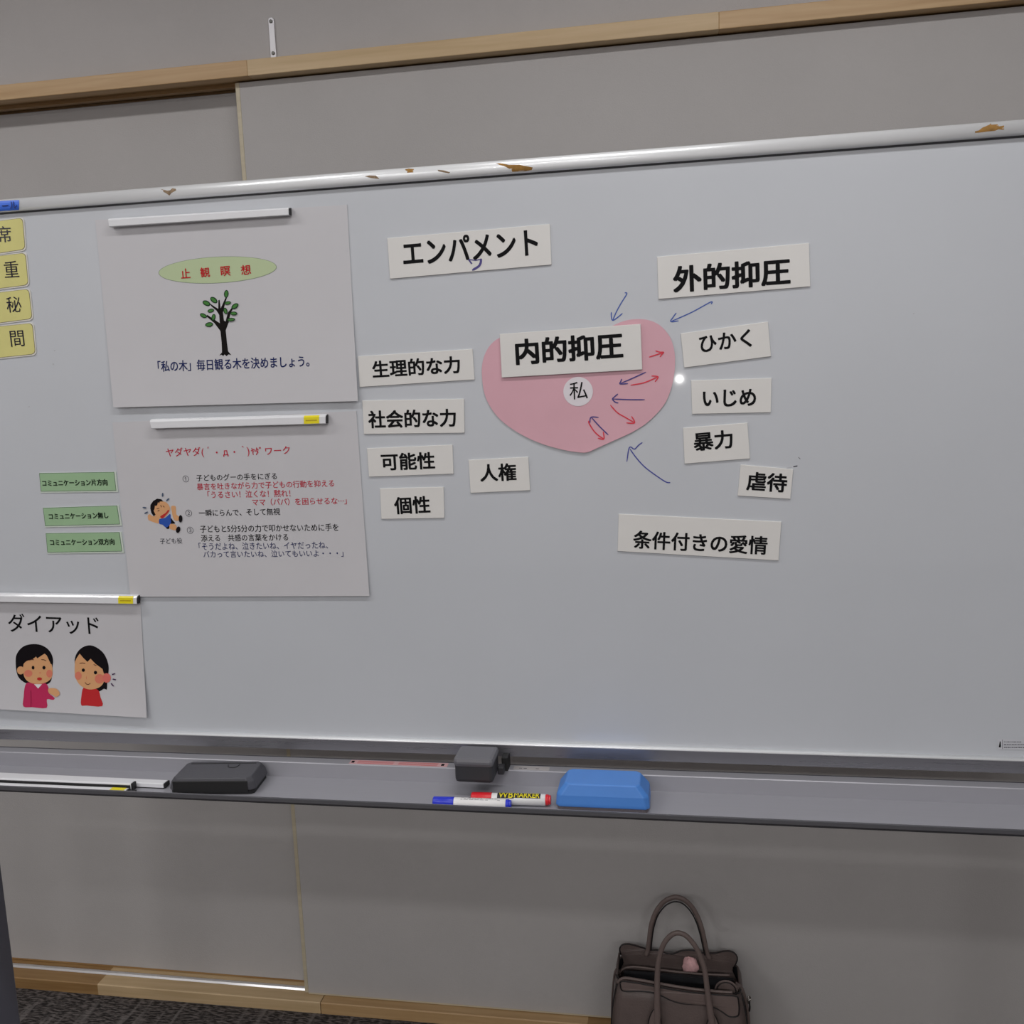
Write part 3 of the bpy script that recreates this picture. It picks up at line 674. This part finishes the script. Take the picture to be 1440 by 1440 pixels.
# ---- magnetic bars
def bar(TLp, TRp, BRp, BLp, label, ylab=None, sheen=0):
    c = on((TLp[0]+TRp[0])/2, (TLp[1]+TRp[1])/2)
    t = empty('magnetic_bar', (c.x, -.002, c.z), label, 'magnet', 'white magnetic bars holding posters')
    D = .0085; yb = -.0028
    F_ = [on(*p, Y=yb-D) for p in (TLp, TRp, BRp, BLp)]
    # bevelled profile: flat front, sloped top and bottom
    L_ = F_[3]; Rr = F_[2]; Tl = F_[0]; Tr = F_[1]
    def prof(T_, B_):
        u = T_-B_
        return [B_+u*.0+Vector((0, D, 0)), B_+u*.0+Vector((0, .001, 0)), B_+u*.06, B_+u*.72, B_+u*.90+Vector((0, .0022, 0)), B_+u*1.0+Vector((0, D, 0))]
    a = prof(Tl, L_); b = prof(Tr, Rr); n = len(a)
    f = [(i, (i+1) % n, n+(i+1) % n, n+i) for i in range(n)]+[tuple(range(n))[::-1], tuple(range(n, 2*n))]
    o = put('bar_body', a+b, f, BARW, t)
    bm = bmesh.new(); bm.from_mesh(o.data); bmesh.ops.recalc_face_normals(bm, faces=bm.faces); bm.to_mesh(o.data); bm.free()
    # dark end cap
    X = (Rr-L_).normalized(); m2 = []
    for k in (0, 1):
        for p in b: m2.append(p + X*(.0002+.0016*k) + (sum(b, Vector())/n-p)*.12)
    o = put('end_cap', m2, [(i, (i+1) % n, n+(i+1) % n, n+i) for i in range(n)]+[tuple(range(n))[::-1], tuple(range(n, 2*n))], BLACK, t)
    if ylab:
        u0, u1 = ylab
        v = []
        for u in (u0, u1):
            bt = L_+(Rr-L_)*u; tp = Tl+(Tr-Tl)*u; U_ = tp-bt
            v += [bt+U_*.06+Vector((0, -.00025, 0)), bt+U_*.72+Vector((0, -.00025, 0)), bt+U_*.9+Vector((0, .0019, 0))]
        lo = put('yellow_label', v, [(0, 1, 4, 3), (1, 2, 5, 4)], YLAB, t, label='small yellow label near the end')
        v = []
        for u in (u0+(u1-u0)*.12, u0+(u1-u0)*.86):
            bt = L_+(Rr-L_)*u; tp = Tl+(Tr-Tl)*u; U_ = tp-bt
            v += [bt+U_*.34+Vector((0, -.0004, 0)), bt+U_*.46+Vector((0, -.0004, 0))]
        put('printed_line', v, [(0, 1, 3, 2)], YLAB2, lo)
    return t
bar((151.5, 306), (405.3, 290.5), (406, 302.5), (153.5, 319), 'white magnetic bar with no yellow label, across top of the tree poster')
bar((209.8, 589.5), (457.6, 582.3), (457.8, 596), (213, 603), 'white magnetic bar with yellow label, across top of the middle poster', (.88, .965))
bar((-48, 834.5), (192, 837.5), (192.3, 849.8), (-47, 846.2), 'white magnetic bar with yellow label, across top of the lowest poster', (.895, .98))

# ---- yellow cards (left edge)
def rounded(x0_, x1_, ytl, ytr, ybl, ybr, xr_b, r):
    """pixel outline of a card, right corners rounded; x1_ top right, xr_b bottom right"""
    pts = [(x0_, ybl), (x0_, ytl)]
    top = Vector((x1_, ytr)); bot = Vector((xr_b, ybr)); tl = Vector((x0_, ytl)); bl = Vector((x0_, ybl))
    for P_, A_2, B_2 in ((top, tl, bot), (bot, top, bl)):
        a = P_+(A_2-P_).normalized()*r; b = P_+(B_2-P_).normalized()*r
        for k in range(6):
            t = k/5; q = a*(1-t)**2+P_*2*t*(1-t)+b*t*t; pts.append((q.x, q.y))
    return pts
def slab_poly(name, pts, y0_, y1_, m, parent):
    P_ = [on(a, b, y1_) for a, b in pts]; n = len(P_)
    v = [Vector((p.x, y1_, p.z)) for p in P_]+[Vector((p.x, y0_, p.z)) for p in P_]
    f = [tuple(range(n)), tuple(range(n, 2*n))[::-1]]+[(i, n+i, n+(i+1) % n, (i+1) % n) for i in range(n)]
    o = put(name, v, f, m, parent)
    bm = bmesh.new(); bm.from_mesh(o.data); bmesh.ops.recalc_face_normals(bm, faces=bm.faces); bm.to_mesh(o.data); bm.free()
    return o
LAM = mat('clear_laminate_edge', (.72, .70, .64), .35, coat=.5, crough=.06)
for (ch, tr_, br_, ytl, ybl, xl, yb, xr, h, lb) in (
    ('席', (33.5, 305), (37, 352.3), 309.5, 358.5, -6, 341.4, 17, 22.5, 'topmost of the four yellow character cards at the left edge, reading 席'),
    ('重', (37.5, 354.3), (41.5, 402.3), 358.5, 408.5, 7.2, 390.6, 27.6, 22.8, 'second yellow character card from the top, reading 重'),
    ('秘', (42.3, 405), (47, 450), 410, 456.3, 10.4, 439.8, 31, 22, 'third yellow character card from the top, reading 秘'),
    ('間', (47.3, 453), (51.4, 499.5), 457.7, 505, 16, 487.8, 35.2, 22.2, 'lowest of the four yellow character cards, reading 間')):
    c = on((tr_[0]-62)/2, (ytl+ybl)/2)
    t = empty('character_card', (c.x, 0, c.z), lb, 'card', 'yellow character cards at the left edge')
    x0_ = -62
    sl = (tr_[1]-ytl)/tr_[0]
    out = rounded(x0_, tr_[0], ytl-sl*62, tr_[1], ybl-sl*62, br_[1], br_[0], 6.5)
    slab_poly('laminate', out, 0, -.0012, LAM, t)
    a = Art(FLAT(-.0012))
    a.poly([(p[0]-1.4 if p[0] > 0 else p[0], p[1]+(1.2 if i < 8 and i > 0 else -1.6)) for i, p in enumerate(out)], GLINE, False)
    a.poly([(p[0]-2.0 if p[0] > 0 else p[0], p[1]+(1.7 if i < 8 and i > 0 else -2.1)) for i, p in enumerate(out)], YEL, False)
    a.done('yellow_print', t)
    write(ch, (xl, yb), (xr, yb-1.2), h, GREYI if ch == '席' else mat('character_ink', srgb(38, 36, 52), .5, spec=.12), t, FLAT(-.0016), 0, 4)

# ---- green labels
for (q, text, bl, br, h, lb) in (
    ([(54.9, 665), (162.8, 663.4), (166, 691.8), (57.3, 693)], 'コミュニケーション片方向', (60.2, 683.8), (151.4, 682.4), 8.6, 'topmost green label strip, reading コミュニケーション片方向'),
    ([(60.2, 713.9), (167, 710.5), (171.2, 739.3), (63.3, 741.5)], 'コミュニケーション無し', (69.4, 730.6), (152.7, 728.7), 8.4, 'middle green label strip, reading コミュニケーション無し'),
    ([(64.1, 749.5), (170.4, 748), (174.3, 777.4), (66.5, 778.7)], 'コミュニケーション双方向', (71.2, 767), (161.2, 765.9), 8.4, 'lowest green label strip, reading コミュニケーション双方向')):
    t = empty('label_strip', (center(q).x, 0, center(q).z), lb, 'label', 'green label strips beside the middle poster')
    quad_slab('laminate', q, 0, .0012, mat('green_laminate_edge', (.60, .68, .60), .35, coat=.5, crough=.06), t, 0)
    a = Art(FLAT(-.0012))
    (ax, ay), (bx, by), (cx, cy), (dx, dy) = q
    a.poly([(ax+.3, ay+.3), (bx-2.2, by+.3), (cx-2.4, cy-2.0), (dx+.3, dy-1.8)], GDARK, False)
    a.poly([(ax+.9, ay+.9), (bx-2.8, by+.9), (cx-3.0, cy-2.6), (dx+.9, dy-2.4)], GRN, False)
    a.done('green_print', t)
    write(text, bl, br, h, mat('dark_green_ink', srgb(8, 24, 12), .5, spec=.12), t, FLAT(-.0016), .02, 2)

# ---- blue tape on the frame, top left
tp_v = []
t = empty('blue_tape', (on(0, 291).x, -.009, on(0, 291).z), 'short strip of blue tape with dark lettering on the top frame, far left', 'tape')
rows = []
for py_off in range(7):
    r = []
    for k in range(9):
        u = k/8; px = -70+97*u; y0t = 281.2+(0 if True else 0)-(px-27)*.055; py = y0t+16.6*py_off/6
        h = frame_hit(px, py); r.append(h+Vector((0, -.0003, 0)) if h else None)
    if all(p is not None for p in r): rows.append(r)
n = 9
ring = [p for r in rows for p in r]
TAPE = mat('blue_tape_vinyl', srgb(60, 112, 225), .5)
put('tape_strip', ring, [(j*n+i, (j+1)*n+i, (j+1)*n+i+1, j*n+i+1) for j in range(len(rows)-1) for i in range(n-1)], TAPE, t)
write('ール', (3.5, 294.6), (24.5, 292.6), 9.5, mat('dark_blue_ink', srgb(18, 40, 110), .5), t, FLAT(-.0102), .01, 3)

# ------------------------------------------------------------------ things on the tray
FZ = .7706
def settle(root):      # the tray floor lies at z = .7804; things were laid out on a datum 1 cm lower and 2 cm further back
    root.location += Vector(((.2195-root.location.x)*.0153, -.020, .0098))
def rotz(c, deg): return (Vector(c), Matrix.Rotation(math.radians(deg), 3, 'Z'))
# blue eraser
BLUE = mat('blue_plastic', srgb(76, 134, 212), .42, vary=.03, vscale=20)
be = empty('board_eraser', (.107, -.053, FZ), 'blue plastic whiteboard eraser with chamfered ends on the tray', 'eraser', 'erasers on the tray')
def rr(x0_, x1_, y0_, y1_, z, c):
    return [Vector(p) for p in ((x0_+c, y0_, z), (x1_-c, y0_, z), (x1_, y0_+c, z), (x1_, y1_-c, z), (x1_-c, y1_, z), (x0_+c, y1_, z), (x0_, y1_-c, z), (x0_, y0_+c, z))]
o = ring_loft('body', [rr(.0370, .1770, -.086, -.020, FZ+.006, .006), rr(.0375, .1765, -.0865, -.020, FZ+.010, .006), rr(.0385, .1755, -.085, -.022, FZ+.024, .007), rr(.0515, .1620, -.080, -.026, FZ+.0405, .006)], BLUE, be, smooth=False)
bevel(o, .0022, 3, 12)
o = ring_loft('felt_pad', [rr(.040, .174, -.083, -.024, FZ, .004), rr(.040, .174, -.083, -.024, FZ+.0062, .004)], mat('grey_felt', (.16, .14, .15), .95, bump=.5, bscale=500), be, smooth=False)
# black eraser
BLK = mat('dark_grey_shell', srgb(74, 74, 80), .42, bump=.08, bscale=300)
bc = Vector((-.530, -.050, FZ)); Rz = Matrix.Rotation(math.radians(6), 3, 'Z')
ke = empty('board_eraser', bc, 'dark grey box shaped whiteboard eraser, lying at an angle on the left of the tray', 'eraser', 'erasers on the tray')
def kr(hx, y0_, y1_, z, c): return [bc+Rz@(p-Vector((0, 0, 0))) + Vector((0, 0, 0)) for p in rr(-hx, hx, y0_, y1_, z, c)]
o = ring_loft('body', [kr(.071, -.0335, .036, .0075, .006), kr(.071, -.034, .036, .010, .007), kr(.0685, -.034, .036, .020, .008), kr(.063, -.032, .033, .0275, .007)], BLK, ke, smooth=False)
bevel(o, .002, 2, 12)
ring_loft('felt_pad', [kr(.068, -.0315, .033, 0, .004), kr(.068, -.0315, .033, .0078, .004)], BLACK, ke, smooth=False)
kk = lambda x, y, z: bc+Rz@Vector((x, y, z))
tube('grip_groove', [kk(-.055, .024, .0277), kk(0, .0245, .0278), kk(.055, .024, .0277)], .0007, BLACK, ke, seg=6)
tube('notch_line', [kk(.010, .018, .0278), kk(.013, .010, .0278), kk(.020, .007, .0278), kk(.027, .010, .0278), kk(.029, .019, .0278)], .0007, BLACK, ke, seg=6)
box('front_panel', -.063+bc.x, .060+bc.x, bc.y-.0350, bc.y-.0330, FZ+.004, FZ+.0235, BLACK, ke, .001, rot=(bc, Rz))

# markers
def marker(name, tail, tip, r, capm, barm, label, capfrac=.26, capend='left'):
    A = Vector(tail); B = Vector(tip); d = (B-A); L = d.length; d.normalize()
    s = Vector((0, 0, 1)); s = (s-d*s.dot(d)).normalized(); t_ = d.cross(s)
    root = empty(name, (A+B)/2-Vector((0, 0, r)), label, 'marker', 'whiteboard markers on the tray')
    def lathe(nm, prof, m, seg=24, lb=None):
        rings = [[A+d*(u*L)+(s*math.cos(2*math.pi*i/seg)+t_*math.sin(2*math.pi*i/seg))*rr_ for i in range(seg)] for u, rr_ in prof]
        o = ring_loft(nm, rings, m, root, smooth=False, label=lb); bevel(o, .0004, 2, 50)
        for p in o.data.polygons: p.use_smooth = len(p.vertices) == 4
        return o
    lathe('cap', [(0, r*.86), (.008, r*.98), (.012, r), (capfrac, r*1.02)], capm)
    lathe('barrel', [(capfrac, r*.9), (capfrac+.004, r*.98), (.93, r*.98), (.935, r*.9)], barm)
    lathe('end_plug', [(.93, r*.86), (.945, r*.92), (.97, r*.92), (.975, r*.8), (1, r*.78)], capm)
    return root, A, d, s, t_, L
MRED = mat('red_plastic', srgb(215, 30, 42), .35, coat=.2); MBLU = mat('blue_marker_plastic', srgb(30, 48, 200), .35, coat=.2); MWH = mat('white_barrel', (.80, .80, .80), .35, coat=.3)
rr_m, rb_m = .0088, .0078
root, A, d, s, t_, L = marker('marker_pen', (-.0955, -.0755, FZ+rr_m*1.05), (.0265, -.0715, FZ+rr_m*1.05), rr_m, MRED, MWH, 'red capped whiteboard marker with yellow and black lettering, behind the blue one')
def wrap(root, A, d, s, t_, L, r, u0, u1, a0, a1, m, nm, lift=.0001, nseg=10, lb=None):
    v = []
    for u in (u0, u1):
        for k in range(nseg+1):
            an = math.radians(a0+(a1-a0)*k/nseg); v.append(A+d*(u*L)+(s*math.cos(an)+t_*math.sin(an))*(r+lift))
    f = [(k, k+1, nseg+1+k+1, nseg+1+k) for k in range(nseg)]
    return put(nm, v, f, m, root, label=lb)
# angle 0 = up (towards +z); the side facing the camera is the one towards -y
sg = 1 if t_.y < 0 else -1
def wtext(text, root, A, d, s, t_, L, r, u0, u1, a0, a1, m, bold, lift):
    vs, fs = glyphs(text, 0, 3); P = []
    bm = bmesh.new(); bvs = [bm.verts.new((a, b, 0)) for a, b in vs]       # cut the glyphs into bands so that they follow the barrel
    for f in fs:
        try: bm.faces.new([bvs[i] for i in f])
        except ValueError: pass
    for k in range(1, 12):
        bmesh.ops.bisect_plane(bm, geom=bm.verts[:]+bm.edges[:]+bm.faces[:], plane_co=(0, k/12, 0), plane_no=(0, 1, 0))
    bm.verts.index_update(); vs = [(v.co.x, v.co.y) for v in bm.verts]; fs = [tuple(v.index for v in f.verts) for f in bm.faces]; bm.free()
    n = len(vs); em = .0022
    for j, (da, db) in enumerate(((0, 0), (em, 0), (-em, 0), (0, em*12), (0, -em*12))) if bold else ((0, (0, 0)),):
      if j: fs = fs + [tuple(i+j*n for i in f) for f in fs[:len(fs)//j]]
      for a, b in vs:
        a += da; b += db
        an = math.radians(a0+(a1-a0)*b)*sg; P.append(A+d*((u0+(u1-u0)*a)*L)+(s*math.cos(an)+t_*math.sin(an))*(r+lift))
    return put('lettering', P, fs, m, root)
YINK = mat('yellow_lettering', srgb(240, 225, 20), .4)
rB = rr_m*.98
wrap(root, A, d, s, t_, L, rB, .335, .545, 60*sg, -22*sg, BLACK, 'label_band', .00012, lb='black patch behind the yellow letters')
wrap(root, A, d, s, t_, L, rB, .535, .875, 54*sg, -18*sg, BLACK, 'label_band', .00012, lb='black patch behind the yellow letters')
wtext('WB', root, A, d, s, t_, L, rB, .35, .53, 54, -16, YINK, .05, .0003)
wtext('MARKER', root, A, d, s, t_, L, rB, .547, .862, 48, -12, YINK, .045, .0003)
root, A, d, s, t_, L = marker('marker_pen', (-.1525, -.0905, FZ+rb_m*1.05), (-.0325, -.0885, FZ+rb_m*1.05), rb_m, MBLU, MWH, 'blue capped whiteboard marker with tiny grey print, in front of the red one', .27)
sg = 1 if t_.y < 0 else -1
for k, a0 in enumerate((-12, 6, 24)):
    u = .36
    while u < .86:
        du = random.uniform(.02, .06)
        if random.random() < .85: wrap(root, A, d, s, t_, L, rb_m*.98, u, min(u+du, .87), (a0+6)*sg, a0*sg, mat('fine_print_grey', srgb(120, 120, 125), .5) if not (k == 0 and u > .52 and u < .7) else mat('fine_print_orange', srgb(225, 140, 110), .5), 'fine_print', .0002, 3)
        u += du+.012

# magnetic bars lying on the tray
WB_ = mat('white_magnet_glossy', (.80, .81, .84), .3, coat=.5, crough=.06)
def tray_bar(x0_, x1_, yc, wd, h, label, ylab=None, dy=0., tip=None, z0=FZ, dark=None):
    t = empty('magnetic_bar', ((x0_+x1_)/2, yc, z0), label, 'magnet', 'white magnetic bars lying on the tray')
    P0 = Vector((x0_, yc+dy, z0)); P1 = Vector((x1_, yc, z0))
    def pr(p): return [p+Vector((0, a, b)) for a, b in ((-wd/2, .0018), (-wd/2, h-.0012), (-wd/2+.001, h), (wd/2-.003, h), (wd/2, h-.003), (wd/2, .0018))]
    a, b = pr(P0), pr(P1); n = 6
    F_ = [(i, (i+1) % n, n+(i+1) % n, n+i) for i in range(n)]+[tuple(range(n)), tuple(range(n, 2*n))[::-1]]
    o = put('bar_body', a+b, F_, WB_, t)
    bm = bmesh.new(); bm.from_mesh(o.data); bmesh.ops.recalc_face_normals(bm, faces=bm.faces); bm.to_mesh(o.data); bm.free()
    mv = []
    for p in (P0, P1): mv += [p+Vector((0, a_, b_)) for a_, b_ in ((-wd/2+.0006, 0), (wd/2-.0006, 0), (wd/2-.0006, .002), (-wd/2+.0006, .002))]
    put('magnet_strip', mv, [(0, 1, 2, 3), (4, 7, 6, 5), (0, 4, 5, 1), (1, 5, 6, 2), (2, 6, 7, 3), (3, 7, 4, 0)], BLACK, t)
    if dark: box('magnet_strip', x0_, x1_-.001, yc-wd/2-.0008, yc-wd/2+.001, z0+dark[0], z0+dark[1], BLACK, t)
    box('end_cap', x1_, x1_+.0025, yc-wd/2+.001, yc+wd/2-.001, z0+.001, z0+h-.001, BLACK, t)
    if ylab: box('yellow_label', ylab[0], ylab[1], yc-wd/2-.0004, yc+wd/2-.003, z0+.003, z0+h+.0003, YLAB, t, label='small yellow label near the end')
    if tip: box('magnet_end', x1_+.0025, x1_+tip, yc-wd/2+.003, yc+wd/2-.002, z0, z0+.005, BLACK, t, .0006)
    return t
tray_bar(-1.022, -.6225, -.062, .0165, .009, 'white magnetic bar at the back of the tray, bare end beside the dark eraser', dy=.004)
tray_bar(-1.022, -.672, -.0775, .0125, .0135, 'long white magnetic bar lying along the middle of the tray, left end', dark=(.006, .0105))
tray_bar(-1.022, -.674, -.0905, .0115, .0075, 'white magnetic bar with yellow label, at the front lip of the tray', ylab=(-.702, -.677), tip=.014)

for o in list(COL.objects):
    if o.parent is None and o.type == 'EMPTY' and (o.get('group') in ('erasers on the tray', 'whiteboard markers on the tray', 'white magnetic bars lying on the tray')): settle(o)

# ------------------------------------------------------------------ handbag
LEA = mat('taupe_leather', (.125, .094, .087), .5, vary=.08, vscale=30, bump=.25, bscale=350)
LEA2 = mat('taupe_leather_light', (.165, .125, .115), .48, vary=.06, vscale=30, bump=.2, bscale=350)
LIN = mat('black_lining', (.018, .018, .022), .8)
PIP = mat('dark_edge_paint', (.012, .010, .011), .5)
METAL = mat('silver_fitting', (.75, .73, .68), .2, metal=1.)
hb = empty('handbag', (.215, .345, 0), 'taupe leather handbag with two rolled handles standing open on the carpet against the door', 'handbag')
def br(z, x0_, x1_, y0_, y1_, r=.025, n=6):
    P = []
    for cx, cy, a0 in ((x1_-r, y1_-r, 0), (x0_+r, y1_-r, 90), (x0_+r, y0_+r, 180), (x1_-r, y0_+r, 270)):
        for k in range(n+1):
            a = math.radians(a0+90*k/n); P.append(Vector((cx+r*math.cos(a), cy+r*math.sin(a), z)))
    return P
def top_z(p):   # the rim dips at the sides, front stands up
    return .238-.045*(p.x-.10)*1.0
rings = [br(.004, .080, .352, .262, .412), br(.03, .078, .354, .258, .416), br(.10, .080, .350, .262, .414), br(.16, .084, .346, .268, .412), br(.20, .088, .342, .274, .410)]
top = br(.225, .094, .336, .281, .404)
for p in top:
    side = abs(p.x-.215)/.12; mid = 1-abs((p.y-.342)/.062)
    p.z = .236-(p.x-.10)*.05 - .012*max(0, mid)*(side > .8)
    if p.y > .38: p.z = .214
rings.append(top)
o = ring_loft('body', rings, [LEA, LIN], hb, cap1=False)
so = o.modifiers.new('thickness', 'SOLIDIFY'); so.thickness = .003; so.offset = -1; so.material_offset = 1; so.material_offset_rim = 0
# seam piping along both vertical corners and round the rim
for xs in ((.082, .0835, .0865, .0955), (.3505, .3485, .3445, .3365)):
    tube('piping', [(xs[0]+(.004 if xs[0] < .2 else -.004), .263, .02), (xs[1], .268, .12), (xs[2], .276, .18), (xs[3], .286, .225)], .0016, PIP, hb, seg=6)
tube('piping', [Vector((p.x, p.y-.001, p.z+.0005)) for p in top[14:28]], .0016, PIP, hb, seg=6, k=2)
# divider pocket inside, with pale edge
dv = ring_loft('divider', [[Vector((x, y, z)) for x, y in ((.105, .352), (.325, .352), (.325, .360), (.105, .360))] for z in (.03, .205)], LIN, hb, smooth=False)
tube('divider_piping', [(.096, .352, .196), (.102, .354, .210), (.125, .356, .2165), (.17, .356, .2145), (.22, .356, .212), (.27, .356, .2115), (.318, .356, .213)], .0022, LEA2, hb, seg=8)
# back panel with its two wings
def panel(name, pts, y, th, m, parent, ybend=None):
    P = [Vector((p.x, 0, p.y)) for p in crom([Vector((a, b, 0)) for a, b in pts], True, 4)]
    n = len(P); f = [tuple(t) for t in tessellate_polygon([[Vector((p.x, p.z, 0)) for p in P]])]
    yb = ybend or (lambda x, z: 0)
    v = [Vector((p.x, y+yb(p.x, p.z), p.z)) for p in P]+[Vector((p.x, y+th+yb(p.x, p.z), p.z)) for p in P]
    F_ = f+[tuple(n+i for i in t[::-1]) for t in f]+[(i, n+i, n+(i+1) % n, (i+1) % n) for i in range(n)]
    o = put(name, v, F_, m, parent)
    bm = bmesh.new(); bm.from_mesh(o.data); bmesh.ops.recalc_face_normals(bm, faces=bm.faces); bm.to_mesh(o.data); bm.free()
    return o, [Vector((p.x, y+yb(p.x, p.z), p.z)) for p in P]
wing = [(.102, .150), (.103, .200), (.098, .220), (.0955, .232), (.100, .241), (.112, .2425), (.128, .238), (.145, .2305), (.158, .227), (.175, .228), (.192, .222), (.205, .222), (.222, .230), (.245, .233), (.262, .230), (.275, .229), (.290, .231), (.305, .238), (.320, .2425), (.331, .239), (.335, .229), (.331, .215), (.325, .200), (.324, .150)]
bend = lambda x, z: -.012*max(0, (abs(x-.215)-.07)/.05)
o, outl = panel('back_panel', wing, .400, .004, LEA, hb, bend)
tube('piping', outl[8:-8], .0015, PIP, hb, seg=6, k=0)
# front flap folded over the rim
flap = [(.104, .2415), (.112, .2445), (.14, .2425), (.18, .2375), (.22, .233), (.26, .2305), (.30, .2305), (.322, .231), (.3285, .226), (.330, .200), (.326, .190), (.312, .187), (.296, .196), (.280, .203), (.255, .205), (.225, .2055), (.203, .211), (.186, .219), (.165, .226), (.14, .2265), (.118, .224), (.106, .226)]
o, outl = panel('front_flap', flap, .268, .004, LEA2, hb, lambda x, z: -.004*math.sin((x-.1)*30)*(.24-z)*20)
tube('piping', outl+[outl[0]], .0015, PIP, hb, seg=6, k=0)
tube('zip_edge', [(.098, .277, .2345), (.110, .275, .2465), (.14, .275, .2450), (.18, .275, .2405), (.22, .275, .236), (.26, .275, .2335), (.30, .275, .2330), (.318, .275, .2335)], .0028, LEA2, hb, seg=8)
# handles
def handle(path, y, w_, parent, nm='handle'):
    P = [Vector((a, y(b) if callable(y) else y, b)) for a, b in path]
    h_ = tube(nm, P, w_, LEA2, parent, seg=12, flat=.8, axis=(0, 1, 0), k=6)
    return h_
fy = lambda z: .256+.004*max(0, (z-.2)/.16)
h1 = handle([(.166, .105), (.172, .135), (.1745, .17), (.175, .22), (.176, .271), (.180, .305), (.189, .335), (.203, .354), (.217, .360), (.233, .354), (.249, .334), (.259, .311), (.266, .285), (.270, .25), (.274, .215), (.278, .186), (.281, .15), (.286, .11)], fy, [.006, .0075, .0068, .0055, .005, .005, .005, .005, .005, .005, .005, .0055, .0068, .0075, .006], hb)
h2 = handle([(.150, .225), (.154, .235), (.1575, .262), (.162, .293), (.172, .323), (.188, .346), (.204, .356), (.216, .358), (.230, .353), (.245, .338), (.256, .317), (.264, .292), (.270, .262), (.2745, .238), (.279, .227)], .386, [.0045, .0048, .005, .005, .0052, .0052, .005, .0048, .0045], hb)
tube('edge_line', [(.1605, .3795, .240), (.1628, .3795, .262), (.167, .3795, .291), (.1755, .3795, .3185), (.190, .3795, .3405), (.204, .3795, .350), (.216, .3795, .352), (.228, .3795, .3475), (.241, .3795, .334), (.2515, .3795, .314), (.259, .3795, .290), (.265, .3795, .261), (.2695, .3795, .238)], .0016, PIP, h2, seg=6)
for cx in (.170, .280):
    pad = [(cx-.013, .145), (cx-.012, .175), (cx, .200), (cx+.012, .175), (cx+.014, .145), (cx+.013, .110), (cx, .098), (cx-.012, .110)]
    o, ol = panel('handle_pad', pad, .2545, .006, LEA2, hb)
    tube('piping', ol+[ol[0]], .0011, PIP, o, seg=6, k=0)
# round side tab with rim on the right
o, ol = panel('side_tab', [(.308+.021*math.cos(a), .2195+.021*math.sin(a)) for a in [2*math.pi*i/16 for i in range(16)]], .298, .003, LEA2, hb)
tube('tab_rim', ol+[ol[0]], .0019, LEA2, o, seg=6, k=0)
tube('tab_line', [Vector((.308+(p.x-.308)*.86, p.y-.0012, .2195+(p.z-.2195)*.86)) for p in ol+[ol[0]]], .0009, PIP, o, seg=6, k=0)
# side strap with ring and hook on the right
tube('side_strap', [(.327, .315, .222), (.338, .318, .212), (.344, .320, .196), (.3505, .322, .16), (.354, .324, .10)], .0075, LEA2, hb, seg=8, flat=.45, axis=(1, 0, 0))
tube('metal_ring', [Vector((.3525+.006*math.cos(a)*.45, .318+.003*math.cos(a), .190+.008*math.sin(a))) for a in [2*math.pi*i/14 for i in range(15)]], .0014, METAL, hb, seg=8, k=0)
tube('hook', [(.3530, .317, .186), (.3540, .3165, .174), (.3530, .316, .166)], .0017, PIP, hb, seg=8)
tube('side_strap', [(.098, .35, .205), (.090, .345, .213), (.086, .343, .200), (.081, .342, .15), (.079, .342, .08)], .0055, LEA, hb, seg=8, flat=.35, axis=(1, 0, 0))

# pink pouch inside
rng = random.Random(3)
V = []; F_ = []; NU, NV = 14, 9
c = Vector((.241, .377, .214))
rings = []
for j in range(NV+1):
    ph = math.pi*j/NV-math.pi/2; r = []
    for i in range(NU):
        th = 2*math.pi*i/NU; k = 1+.16*rng.uniform(-1, 1)+.10*math.sin(3*th+j)
        r.append(c+Vector((.0165*math.cos(ph)*math.cos(th)*k, .011*math.cos(ph)*math.sin(th)*k, .0175*math.sin(ph)*k)))
    rings.append(r)
pp = ring_loft('pouch', rings, mat('pale_pink_cloth', srgb(240, 190, 192), .8, vary=.18, vscale=90, bump=.3, bscale=150), None, smooth=True)
tag(pp, 'crumpled pale pink cloth pouch poking out of the open handbag', 'pouch')
# something dark filling the bag
tag(ring_loft('folded_cloth', [br(.030, .105, .322, .290, .348, .015, 3), br(.15, .108, .320, .292, .348, .02, 3), br(.168, .13, .30, .30, .342, .02, 3)], mat('black_cloth', (.03, .03, .036), .9, bump=.4, bscale=60), None), 'dark folded cloth filling the open handbag', 'cloth')

# ceiling light fixtures (above and behind the photographer's view)
ROWN = {-.72: 'first', -2.2: 'second', -3.9: 'third'}; SIDEN = {2: ('left', 'right'), 3: ('left', 'middle', 'right')}
FIX = mat('fixture_white', (.8, .8, .8), .4)
for (ly, lxs, pw) in LIGHT_ROWS:
    for lx in lxs:
        t = empty('ceiling_light', (lx, ly, CEIL), 'long white fluorescent ceiling light, %s row from the board, %s' % (ROWN[ly], SIDEN[len(lxs)][lxs.index(lx)]), 'light', 'fluorescent ceiling lights')
        prism('housing', [(ly-.09, CEIL), (ly-.075, CEIL-.055), (ly+.075, CEIL-.055), (ly+.09, CEIL)], lx-.62, lx+.62, FIX, t)
